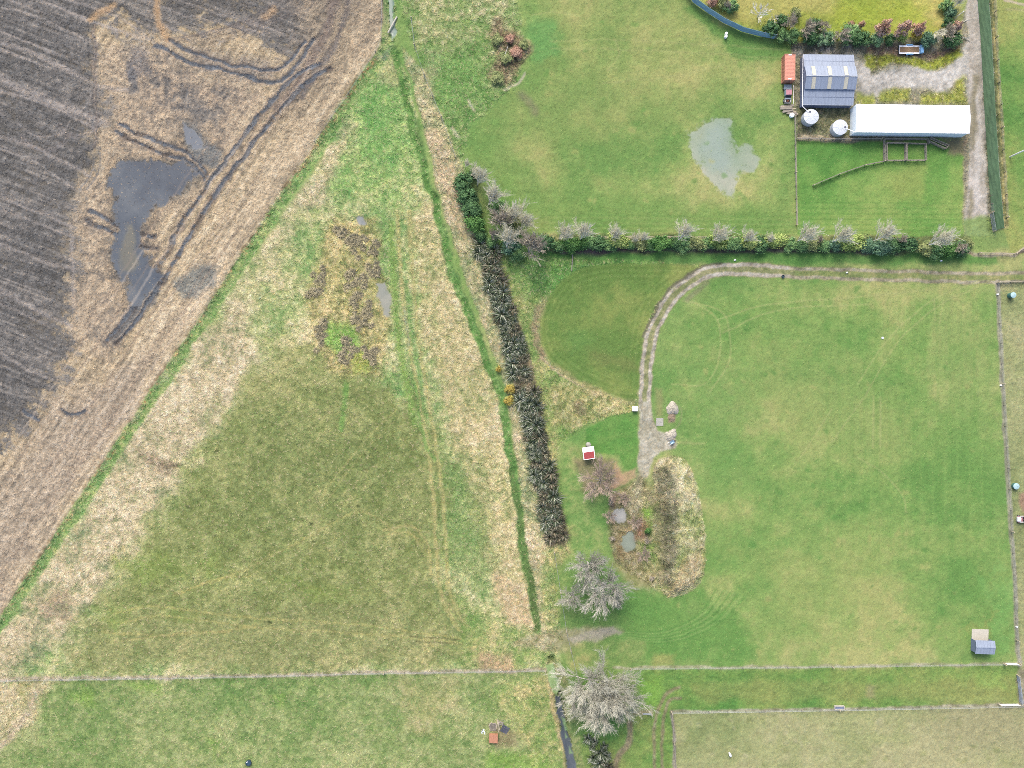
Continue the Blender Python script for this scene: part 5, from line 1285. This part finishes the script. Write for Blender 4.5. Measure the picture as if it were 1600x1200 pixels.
# red-roofed hut
b = thing("garden_hut", "small hut with half white, half red roof beside the rosy tree", "hut", P(918.5, 706.5), math.radians(8))
m = MB(); m.add(*ext([(1.2, 0), (1.2, 1.9), (.3, 2.3), (-1.2, 1.9), (-1.2, 0)], -1.15, 1.15)); m.build("wall", M_CREAM, b)
m = MB(); slab(m, (1.35, 1.88), (.25, 2.36), -1.35, 1.35); m.build("roof", M_WHITE, b)
m = MB(); slab(m, (-1.4, 1.86), (.25, 2.36), -1.18, 1.18, ribs=5); o = m.build("roof", M_REDROOF, b); o["label"] = "red southern roof slope"
m = MB()
for s in (-1, 1): m.bar((1.28 * s, -1.42, 1.93), (1.28 * s, .25, 2.42), .18, .08)
m.bar((-1.3, -1.45, 1.93), (1.3, -1.45, 1.93), .12, .08)
m.build("barge_board", M_WHITE, b)
m = MB(); m.box((0, -1.22, .95), (.8, .04, 1.8)); m.build("door", M_REDROOF, b)
m = MB(); m.lathe([(.6, 0), (.62, .5), (.5, .95), (.2, 1.1), (0, 1.12)], 18); o = m.build("rain_barrel", M_CONCGREY, None, P(919, 694.5)); tag(o, "round grey rain barrel behind the red-roofed hut", "barrel")

m = thing("service_cabinet", "small white square cabinet on the grass beside the drive", "cabinet", P(991.5, 638.5))
q = MB(); q.box((0, 0, .5), (1.15, .95, 1.0)); q.build("body", M_CREAM, m)
q = MB(); q.box((0, 0, 1.03), (1.35, 1.1, .08)); q.build("lid", M_WHITE, m)

def heap(name, px, py, rx, ry, h, material, label, cat, seed, rz=0, squash=None):
    r = random.Random(seed); V = []; F = []; nu, nv = 30, 9
    for j in range(nv + 1):
        t = j / nv
        for i in range(nu):
            a = 2 * math.pi * i / nu
            k = 1 + .12 * math.sin(3 * a + seed) + .08 * math.sin(5 * a + 2 * seed) + r.uniform(-.06, .06)
            if squash: k *= squash(a)
            V.append((rx * k * (1 - t) * math.cos(a), ry * k * (1 - t) * math.sin(a), h * (1 - (1 - t) ** 2.0) * (1 + r.uniform(-.1, .1)) - .03 * (t == 0)))
    for j in range(nv):
        for i in range(nu): F.append((j * nu + i, j * nu + (i + 1) % nu, (j + 1) * nu + (i + 1) % nu, (j + 1) * nu + i))
    for _ in range(int(60 * rx * ry)):                      # stones lying on it
        a = r.uniform(0, 6.28); t = math.sqrt(r.random()); s = r.uniform(.05, .16)
        k = squash(a) if squash else 1
        x, y, z = rx * k * t * math.cos(a), ry * k * t * math.sin(a), h * (1 - t ** 2)
        b_ = len(V); q = [(s * r.uniform(.6, 1.2) * dx, s * r.uniform(.6, 1.2) * dy, s * .7 * dz) for dx, dy, dz in ((1, 0, 0), (0, 1, 0), (-1, 0, 0), (0, -1, 0), (0, 0, 1))]
        V += [(x + e[0], y + e[1], z + e[2]) for e in q]; F += [(b_, b_ + 1, b_ + 4), (b_ + 1, b_ + 2, b_ + 4), (b_ + 2, b_ + 3, b_ + 4), (b_ + 3, b_, b_ + 4)]
    q = MB(); q.add(V, F)
    o = q.build(name, material, None, G(px, py), (0, 0, rz)); tag(o, label, cat)
    return o
heap("gravel_heap", 1050.5, 638.5, 1.45, 1.5, .8, M_GRAVEL, "round pale gravel heap beside the drive", "heap", 3)
heap("earth_heap", 1049, 652, .75, 1.0, .35, M_EARTH, "low brown earth heap touching the gravel heap's south side", "heap", 5)
heap("rubble_heap", 1047.5, 681, 1.25, 1.2, .55, M_GRAVEL, "pointed pale rubble heap at the gravel apron's edge", "heap", 8, rz=.4, squash=lambda a: 1 + .55 * max(0, math.cos(a - .6)) ** 6)
m = MB(); m.box((0, 0, .08), (1.65, 1.85, .16)); m.box((.3, .2, .18), (.5, .5, .05)); o = m.build("concrete_slab", M_CONCGREY, None, P(1030.8, 659.2)); tag(o, "square grey concrete slab near the gravel heap", "slab")
t = thing("wheelbarrow", "blue and white wheelbarrow at the foot of the rubble heap", "wheelbarrow", P(1049.5, 690.5), .5)
m = MB(); m.add([(-.5, -.35, .6), (.5, -.4, .65), (.5, .4, .65), (-.5, .35, .6), (-.3, -.2, .25), (.25, -.25, .25), (.25, .25, .25), (-.3, .2, .25)], [(0, 1, 5, 4), (1, 2, 6, 5), (2, 3, 7, 6), (3, 0, 4, 7), (4, 5, 6, 7)]); m.build("tray", M_BLUENET, t)
for s in (-1, 1):
    m = MB(); m.tube([(.7, .1 * s, .25), (-.4, .3 * s, .5), (-1.1, .32 * s, .65)], .035, 6); m.build("handle", M_WHITE, t)
m = MB(); m.tube([(.7, -.06, .25), (.7, .06, .25)], .25, 14); m.build("wheel", M_BLACK, t)

# ------------------------------------------------------------------ fences and gates
POST = MB(); POST.box((0, 0, .55), (.13, .13, 1.25)); POSTM = POST.mesh("post", M_WOOD)
BIGP = MB(); BIGP.tube([(0, 0, -.1), (0, 0, 1.35)], .13, 8); BIGPM = BIGP.mesh("corner_post", M_TAN)
def pts_along(w, step):
    out = [w[0].copy()]
    for a, b in zip(w, w[1:]):
        n = max(1, int(round((b - a).length / step)))
        out += [a.lerp(b, (k + 1) / n) for k in range(n)]
    return out
def fence(label, px, step=4.5, wires=4, rails=0, h=1.1, name="wire_fence", wmat=None, wr=.012, top=None, rmat=None):
    w = [G(*p) for p in px]
    t = thing(name, label, "fence", w[0])
    ps = pts_along(w, step)
    for i, p in enumerate(ps):
        p.z = ground_z(p.x, p.y)
        end = any((p - q).length < .3 for q in w)
        o = obj("corner_post" if end else "post", BIGPM if end else POSTM, t, p - w[0])
        o.rotation_euler = (rnd.uniform(-.03, .03), rnd.uniform(-.03, .03), rnd.uniform(-.2, .2))
    for k in range(wires):
        z = h * (k + 1) / wires
        m = MB(); m.tube([p - w[0] + Vector((0, 0, z)) for p in ps], (top if top and k == wires - 1 else wr), 4); m.build("wire", wmat or M_WIRE, t)
    for k in range(rails):
        z = h * (k + 1) / rails
        m = MB()
        for a, b in zip(ps, ps[1:]): m.bar(a - w[0] + Vector((0, 0, z)), b - w[0] + Vector((0, 0, z)), .09, .16)
        m.build("rail", rmat or M_WOOD, t)
    return t
fence("wire fence along the south side of the rough triangle, west of the stream", [(-40, 1063), (300, 1058), (600, 1051), (852, 1047)], 5)
fence("wire fence along the home paddock's south side, east of the willows", [(985, 1044), (1300, 1041), (1568, 1037)], 5)
fence("wire fence between home paddock and the eastern neighbour", [(1557, 442), (1566, 600), (1580, 830), (1588, 1000), (1591, 1036)], 5)
fence("wire fence along the top of the pale south-east paddock", [(1049, 1112), (1310, 1108), (1600, 1102), (1660, 1101)], 4.5, top=.03)
fence("pale rail fence down the west side of the south-east paddock", [(1049, 1113), (1053, 1160), (1058, 1240)], 3, wires=2, rails=2, name="rail_fence")
fence("light rail fence along the neighbour's north side by the lane", [(1558, 441), (1600, 440), (1660, 441)], 3, wires=1, rails=3, name="rail_fence", rmat=M_TAN)
fence("pale rail fence south of the lane's end", [(1528, 396), (1584, 397), (1602, 384), (1640, 360)], 3, wires=1, rails=2, name="rail_fence", rmat=M_TAN)
fence("post and rail fence dividing the north paddock below the timber pile", [(1240.5, 184), (1242, 270), (1243.5, 352)], 3, wires=2, rails=2, name="rail_fence", rmat=M_DARKWOOD)
fence("old rail fence from the tanks to the sheep yard", [(1244, 217.5), (1300, 218.5), (1376, 218)], 3, wires=0, rails=3, name="rail_fence", rmat=M_DARKWOOD)
fence("white tape fence from the flax row down to the willows", [(866, 862), (876, 925), (885, 985), (892, 1015), (906, 1072)], 7, wires=3, wmat=M_WIRE, wr=.015, top=.03)
fence("wire fence on the north side of the hedgerow", [(925, 371), (1060, 371), (1180, 372), (1238, 373)], 4.5, wires=3, rails=1, rmat=M_TAN)
fence("old wire fence from the culvert pole down to the thicket", [(643, 30), (648, 72), (663, 118), (690, 184), (712, 246)], 5)
fence("wire fence beyond the green windbreak", [(1551, -20), (1555, 60), (1564, 200), (1572, 340)], 5)
fence("old wire fence beside the ploughed field's edge", [(597, 0), (596, 62), (587, 82), (545, 146), (492, 222)], 6, wires=3)

def gate(label, a, b, h=1.15, material=None, name="farm_gate", z0=.15):
    A, B = G(*a), G(*b)
    t = thing(name, label, "gate", A)
    d = B - A; material = material or M_STEEL
    m = MB(); m.tube([Vector((0, 0, z0)), d + Vector((0, 0, z0)), d + Vector((0, 0, h)), Vector((0, 0, h)), Vector((0, 0, z0))], .045, 6); m.build("frame", material, t)
    for k in range(4):
        z = z0 + (h - z0) * (k + 1) / 5
        m = MB(); m.tube([Vector((0, 0, z)), d + Vector((0, 0, z))], .025, 5); m.build("bar", material, t)
    m = MB(); m.tube([Vector((0, 0, z0)), d * .5 + Vector((0, 0, h)), d + Vector((0, 0, z0))], .025, 5); m.build("brace", material, t)
    for p in (Vector(), d):
        m = MB(); m.tube([p + Vector((0, 0, -.1)), p + Vector((0, 0, 1.3))], .1, 8); m.build("gate_post", M_TAN, t)
gate("galvanised gate at the south end of the green windbreak", (1546.5, 334), (1551, 362), 1.5)
gate("galvanised gate halfway along the lane's windbreak", (1540, 195), (1541, 214), 1.5)
gate("light gate standing open where the south fence meets the east fence", (1569, 1036), (1589, 1036.5), 1.2, M_WHITE)
gate("white gate across the grass lane's east end", (1589, 1054), (1593, 1100), 1.2)
gate("second white gate standing slightly ajar beside it", (1588, 1054), (1595, 1098), 1.2)
gate("pale gate at the top right of the south-east paddock", (1560, 1100), (1590, 1099.5), 1.2, M_WHITE)
gate("blue-grey gate at the end of the blue windbreak", (1209, 59), (1236, 66.5), 1.3)
gate("short pale gate right of the willows", (1003, 1113.5), (1018, 1114.5), 1.1, M_STEEL)

# cloth windbreaks
def windbreak(label, px, h, cloth, step, name="windbreak_fence"):
    w = [G(*p) for p in px]
    t = thing(name, label, "windbreak", w[0])
    ps = pts_along(w, 2.0)
    m = MB(); n = len(ps); rows = 5
    V = []
    for i, p in enumerate(ps):
        dv = (ps[min(i + 1, n - 1)] - ps[max(i - 1, 0)]).normalized(); nn = Vector((-dv.y, dv.x, 0))
        for side in (-.012, .012):
            for k in range(rows + 1):
                q = p - w[0] + nn * (side + (.05 * math.sin(i * 1.7 + k * 2.1) if 0 < k < rows else 0)); V.append((q.x, q.y, .12 + (h - .12) * k / rows))
    F = []
    st = 2 * (rows + 1)
    for i in range(n - 1):
        for k in range(rows):
            a = i * st + k; F.append((a, a + 1, a + st + 1, a + st)); b_ = a + rows + 1; F.append((b_, b_ + st, b_ + st + 1, b_ + 1))
        a = i * st + rows; F.append((a, a + rows + 1, a + rows + 1 + st, a + st))
    m.add(V, F); m.build("cloth", cloth, t)
    pm = MB(); pm.tube([(0, 0, -.1), (0, 0, h + .12)], .09, 8); pme = pm.mesh("post", M_WOOD)
    for p in pts_along(w, step):
        o = obj("post", pme, t, p - w[0] + Vector((.13, .06, 0)))
    for z in (.3, h * .5, h - .05):
        m = MB(); m.tube([p - w[0] + Vector((.03, .02, z)) for p in ps], .012, 4); m.build("wire", M_WIRE, t)
windbreak("tall dark green cloth windbreak along the gravel lane", [(1523, -40), (1527, 0), (1532, 60), (1539, 190), (1545, 285), (1552, 361)], 4.5, M_GREENNET, 3.2)
windbreak("curved blue cloth windbreak west of the garden lawn", [(1060, -26), (1083, 4), (1105, 20), (1130, 36), (1160, 50), (1190, 57.5), (1209, 61)], 2.5, M_BLUENET, 4)

fence("low post fence at the foot of the green windbreak, between the two lane gates", [(1542.5, 220), (1546, 280), (1548.5, 332)], 2.0, wires=3)
# sheep yards and loading race
def yard_fence(t, px, h=1.15, rails=4, step=1.8, close=False):
    w = [P(*p) for p in px]; o0 = t.location
    ps = pts_along(w, step)
    for p in ps: obj("post", POSTM, t, p - o0)
    for k in range(rails):
        m = MB(); z = .2 + (h - .2) * k / (rails - 1)
        for a, b_ in zip(w, w[1:]): m.bar(a - o0 + Vector((0, 0, z)), b_ - o0 + Vector((0, 0, z)), .06, .13)
        m.build("rail", M_DARKWOOD, t)
t = thing("sheep_yard", "weathered timber sheep yard of two pens beside the white shed", "stock yard", P(1413, 237))
yard_fence(t, [(1383, 224.5), (1444, 226), (1444.5, 251.5), (1383.5, 252), (1383, 224.5)])
yard_fence(t, [(1380, 252), (1379.5, 218.5), (1447, 219), (1449, 226)])
yard_fence(t, [(1413, 226), (1412.5, 252)]); yard_fence(t, [(1414.8, 226), (1414.5, 252)])
t = thing("loading_race", "slatted timber loading race angled away from the sheep yard", "stock race", P(1465, 223))
yard_fence(t, [(1451, 216.5), (1479.5, 228.5)], step=1.5); yard_fence(t, [(1449, 222), (1475, 234)], step=1.5); yard_fence(t, [(1450, 219.5), (1477, 231.5)], rails=2, step=1.5); yard_fence(t, [(1475, 234), (1479.5, 228.5)], rails=3)
fence("old timber drafting fence running south-west from the sheep yard", [(1380, 253), (1350, 259), (1310, 273), (1270, 290)], 2, wires=0, rails=3, name="rail_fence", rmat=M_WOOD)

# poles
t = thing("power_pole", "tall pale power pole in the paddock beyond the windbreak", "power pole", P(1578, 245))
m = MB(); m.tube([(0, 0, -.2), (0, 0, 5), (0, 0, 9.5)], [.17, .15, .12], 10); m.build("pole", M_WHITE, t)
m = MB(); m.bar((-1.1, 0, 9.0), (1.1, 0, 9.0), .12); m.build("crossarm", M_WOOD, t)
for x in (-1, -.4, .4, 1):
    m = MB(); m.lathe([(.05, 9.05), (.08, 9.15), (.05, 9.25), (0, 9.28)], 8, (x, 0, 0)); m.build("insulator", M_WHITE, t)
t = thing("flag_pole", "slender white pole beside the yard track's upper bend", "pole", P(1491, 29.5))
m = MB(); m.tube([(0, 0, -.1), (.3, .2, 3.6)], [.09, .06], 8); m.build("pole", M_WHITE, t)
m = MB(); m.lathe([(.09, 3.55), (.1, 3.65), (0, 3.72)], 8, (.3, .2, 0)); m.build("finial", M_WHITE, t)
m = MB(); m.tube([P(606.5, 52) + Vector((0, 0, .25)), P(613, 40) + Vector((0, 0, .3)), P(620.5, 27) + Vector((0, 0, .25))], .2, 10); o = m.build("culvert_pipe", M_CONC); tag(o, "pale pipe laid across the ditch at the triangle's tip", "pipe")
m = MB(); m.tube([P(893, 423) + Vector((0, 0, .1)), P(894.5, 405) + Vector((0, 0, .25)), P(893.5, 391) + Vector((0, 0, .6))], .14, 8); o = m.build("fallen_log", M_WOOD); tag(o, "grey fallen log reaching from the hedgerow onto the mown grass", "log")
m = MB(); m.tube([P(786.5, 98) + Vector((0, 0, .6)), P(790, 86) + Vector((0, 0, 1.2)), P(794, 76) + Vector((0, 0, 1.7))], [.09, .06, .03], 6); o = m.build("dead_branch", M_WHITEBARK); tag(o, "white dead branch lying across the reddish bramble heap", "branch")
for (a, b_), lb in ((((1491, 44), (1512, 30)), "upper pale cut branch on the yard track's edge"), (((1496, 57), (1512, 61)), "lower pale cut branch on the yard track's edge")):
    m = MB(); A, B = P(*a), P(*b_)
    m.tube([A + Vector((0, 0, .1)), B + Vector((0, 0, .15))], [.07, .03], 6)
    for k in range(14):
        c0 = A.lerp(B, rnd.random()); m.tube([c0 + Vector((0, 0, .1)), c0 + (B - A).normalized() * rnd.uniform(.5, 1.6) + Vector((rnd.uniform(-.8, .8), rnd.uniform(-.8, .8), rnd.uniform(.1, .4)))], [.03, .012], 4)
    o = m.build("cut_branch", M_WHITEBARK); tag(o, lb, "branch")

# troughs and tanks
def lidded_tank(px, py, r, h, label):
    t = thing("round_tank", label, "water tank", P(px, py))
    m = MB(); m.lathe([(r * .96, 0), (r, .1), (r, h)], 28); m.build("body", M_TEAL, t)
    m = MB(); m.lathe([(r * 1.03, h), (r * 1.03, h + .06), (r * .5, h + .15), (.02, h + .17)], 28); m.build("lid", M_TEALTOP, t)
    m = MB(); m.lathe([(.12, h + .12), (.12, h + .22), (0, h + .23)], 10, (.2, .1, 0)); m.build("cap", M_TEALTOP, t)
lidded_tank(1577.5, 462, .64, 1.5, "teal tank with pale lid near the neighbour's north fence")
lidded_tank(1584.5, 759, .7, .9, "low teal tank with pale lid above the parked farm buggy")
t = thing("stock_trough", "round dark blue water trough in the lower left paddock", "trough", P(389, 1191))
m = MB(); m.lathe([(.62, 0), (.68, .55), (.6, .57), (.56, .3), (.0, .28)], 28); m.build("tub", M_TROUGH, t)
m = MB(); m.lathe([(.575, .44), (.0, .441)], 28); m.build("water", mat("trough_water", (70, 96, 116), .05, .05, 2), t)
m = MB(); m.tube([(-.4, .1, .5), (-.2, .35, .5)], .11, 8); m.build("float_valve", M_WHITE, t)
t = thing("feed_trough", "rectangular trough with pale rim in the south-east paddock's top fence", "trough", P(1310.5, 1105))
m = MB(); m.box((0, 0, .2), (2.2, .7, .3)); m.build("floor", M_SLATEWALL, t)
m = MB()
for y in (-.42, .42): m.box((0, y, .3), (2.34, .13, .6))
for x in (-1.12, 1.12): m.box((x, 0, .3), (.13, .7, .58))
m.build("rim", M_CONC, t)
m = MB(); m.lathe([(.34, 0), (.36, .42), (.3, .43), (.28, .2), (0, .19)], 18); o = m.build("small_trough", M_TROUGH, None, P(1223, 432)); tag(o, "small dark round trough at the drive's lower edge", "trough")
m = MB(); m.lathe([(.3, 0), (.3, .1), (.0, .12)], 14); o = m.build("trough_lid", M_TANK, None, P(1379, 528)); tag(o, "small pale cover lying alone in the home paddock", "cover")
for x, y, lb in ((1323, 426, "small white block on the drive's grassy middle"), (1148, 406.5, "small white block on the grass north of the drive's bend"), (1470, 407.5, "small white block below the hedgerow's east end"), (1558, 460, "white cap beside the neighbour's fence near the teal tank"), (1563, 602, "white cap on the neighbour's fence line halfway down"), (1588, 979, "white cap on the neighbour's fence line above the shelter")):
    m = MB(); m.box((0, 0, .16), (.42, .3, .32)); m.box((0, 0, .34), (.3, .2, .08)); o = m.build("marker_block", M_WHITE, None, G(x, y), (0, 0, rnd.uniform(-.3, .3))); tag(o, lb, "block")
for x, y, r_, lb in ((1134, 54, .33, "upper of two round white drums below the blue windbreak"), (1133.2, 58.6, .34, "lower of two round white drums below the blue windbreak")):
    t = thing("white_drum", lb, "drum", P(x, y))
    m = MB(); m.lathe([(r_ * .95, 0), (r_, .1), (r_, .75), (r_ * .9, .82)], 20); m.build("body", M_WHITE, t)
    m = MB(); m.lathe([(r_ * .92, .82), (r_ * .92, .87), (.0, .9)], 20); m.build("lid", M_WHITEROOF, t)

# junk heap: crate, pallets, dark plastic pallet
t = thing("plywood_crate", "orange-brown plywood crate south of the pallets", "crate", P(771, 1152.2), -.03)
m = MB(); m.box((0, 0, .45), (2.0, 1.95, .9)); m.build("body", M_BROWNBOX, t)
m = MB()
for x in (-.95, 0, .95): m.box((x, 0, .93), (.14, 2.0, .05))
m.build("lid_batten", M_BROWNBOX, t)
def pallet(px, py, z, rz, label, material, n=7, size=(1.5, 1.2), name="pallet"):
    t = thing(name, label, "pallet", P(px, py) + Vector((0, 0, z)), rz)
    m = MB()
    for k in range(n): m.box((0, -size[1] / 2 + (k + .5) * size[1] / n, .13), (size[0], size[1] / n * .6, .03))
    m.build("deck", material, t)
    for x in (-size[0] / 2 + .08, 0, size[0] / 2 - .08):
        m = MB(); m.box((x, 0, .06), (.1, size[1], .1)); m.build("bearer", material, t)
pallet(770, 1135.5, 0, .1, "bottom grey pallet of the junk heap", M_DARKWOOD, size=(1.6, 1.9))
pallet(770.5, 1135, .18, .02, "upper pale pallet of the junk heap", M_WOOD, size=(1.5, 1.6))
pallet(789, 1139.5, 0, -.5, "dark plastic grid pallet on the east of the junk heap", M_DARKPLASTIC, 9, (1.7, 1.7), "plastic_pallet")
for i, (x, y, a, L) in enumerate(((776.5, 1130.5, 1.4, 2.4), (778.2, 1134.5, 1.62, 2.6), (779.6, 1133, 1.7, 2.0), (766, 1130, .9, 1.2))):
    m = MB(); m.box((0, 0, 0), (L, .16, .07)); m.box((L * .3, .03, .05), (.3, .18, .03)); o = m.build("loose_plank", M_TAN, None, P(x, y) + Vector((0, 0, .4 + .06 * i)), (0, 0, a)); tag(o, ["pale plank leaning on the pallets, nearest the pallet deck", "long pale plank in the middle of the junk heap", "pale plank nearest the dark plastic pallet", "short plank at the junk heap's north-west corner"][i], "plank", "planks on the junk heap")
m = MB()
for k in range(9): m.box((rnd.uniform(-.5, .5), rnd.uniform(-.5, .5), .06), (rnd.uniform(.2, .5), rnd.uniform(.15, .3), .1), rnd.uniform(0, 3))
o = m.build("crumpled_sheet", M_PALEWALL, None, P(754, 1143)); tag(o, "crumpled pale plastic sheet west of the crate", "sheet")
m = MB()
for k in range(16): m.tube([(rnd.uniform(-.8, .8), rnd.uniform(-.7, .7), rnd.uniform(.05, .4)), (rnd.uniform(-.8, .8), rnd.uniform(-.7, .7), rnd.uniform(.1, .5))], .045, 5)
o = m.build("brush_pile", M_BARK, None, P(783, 1129)); tag(o, "tangled brown branches behind the planks of the junk heap", "brush pile")

# farm buggy at the right edge
t = thing("farm_buggy", "white and pink farm buggy with black seats by the neighbour's fence", "buggy", P(1596.5, 810.5), math.radians(180))
m = MB(); m.box((-.2, 0, .55), (2.9, 1.5, .35)); m.box((-1.2, 0, .85), (1.1, 1.5, .3)); m.build("body", M_PINK, t)
m = MB(); V, F = ext([(-.55, .5), (.55, .5), (.5, .95), (.3, 1.05), (-.3, 1.05), (-.5, .95)], .75, 1.5); m.add(V, F); m.build("bonnet", M_WHITE, t)
for s in (-1, 1):
    m = MB(); m.box((.55, .66 * s, .85), (.9, .3, .1)); m.build("mudguard", M_CREAM, t)
    for x in (-1.2, .95): wheel(t, x, .7 * s, .32, .26)
    m = MB(); m.box((-.1, .34 * s, .9), (.5, .5, .2)); m.box((-.38, .34 * s, 1.15), (.12, .5, .4)); m.build("seat", M_BLACK, t)
m = MB(); m.tube([(.45, -.3, 1.1), (.45, .0, 1.18), (.45, .3, 1.1)], .03, 6); m.tube([(.7, 0, .9), (.45, 0, 1.15)], .025, 6); m.build("handlebar", M_RUST, t)

# animals
def animal(name, label, cat, loc, rz, joints, edges, radii, m, extra=None):
    me = bpy.data.meshes.new(name)
    me.from_pydata([Vector(j) for j in joints], edges, [])
    o = bpy.data.objects.new(name, me); COL.objects.link(o)
    o.location = loc; o.rotation_euler = (0, 0, rz)
    sk = o.modifiers.new("skin", 'SKIN'); sk.use_smooth_shade = True
    o.modifiers.new("smooth", 'SUBSURF').levels = 1
    o.modifiers["smooth"].render_levels = 2
    for i, r_ in enumerate(radii): me.skin_vertices[0].data[i].radius = r_ if isinstance(r_, tuple) else (r_, r_)
    me.skin_vertices[0].data[0].use_root = True
    me.materials.append(m)
    return tag(o, label, cat)
def quadruped(k, fat):
    J = [(-.35, 0, .62), (0, 0, .64), (.35, 0, .64), (.55, 0, .72), (.68, 0, .78), (.86, 0, .68),
         (-.38, .14, .45), (-.42, .15, .24), (-.38, .15, .0), (-.38, -.14, .45), (-.42, -.15, .24), (-.38, -.15, .0),
         (.36, .13, .42), (.36, .14, .2), (.36, .14, 0), (.36, -.13, .42), (.36, -.14, .2), (.36, -.14, 0), (.7, .13, .83), (.7, -.13, .83), (-.52, 0, .6), (-.56, 0, .42)]
    E = [(0, 1), (1, 2), (2, 3), (3, 4), (4, 5), (0, 6), (6, 7), (7, 8), (0, 9), (9, 10), (10, 11), (2, 12), (12, 13), (13, 14), (2, 15), (15, 16), (16, 17), (4, 18), (4, 19), (0, 20), (20, 21)]
    R = [fat, fat * 1.08, fat, fat * .62, .12, .07, .11, .06, .045, .11, .06, .045, .1, .05, .045, .1, .05, .045, .03, .03, .06, .03]
    return [tuple(c * k for c in j) for j in J], E, [r_ * k for r_ in R]
J, E, R = quadruped(1.0, .29)
animal("sheep", "white woolly sheep grazing alone in the south-east paddock", "sheep", P(1140, 1178), math.radians(112), J, E, R, mat("wool", None, .95, .08, 12, direct=(.72, .71, .66), bump=.5))
J, E, R = quadruped(1.5, .27)
animal("cow", "black cow at the right edge of the neighbour's paddock", "cow", P(1606.5, 968.5), math.radians(165), J, E, R, mat("black_hide", (50, 44, 48), .7, .15, 5))
for mm in bpy.data.materials: mm.use_fake_user = False
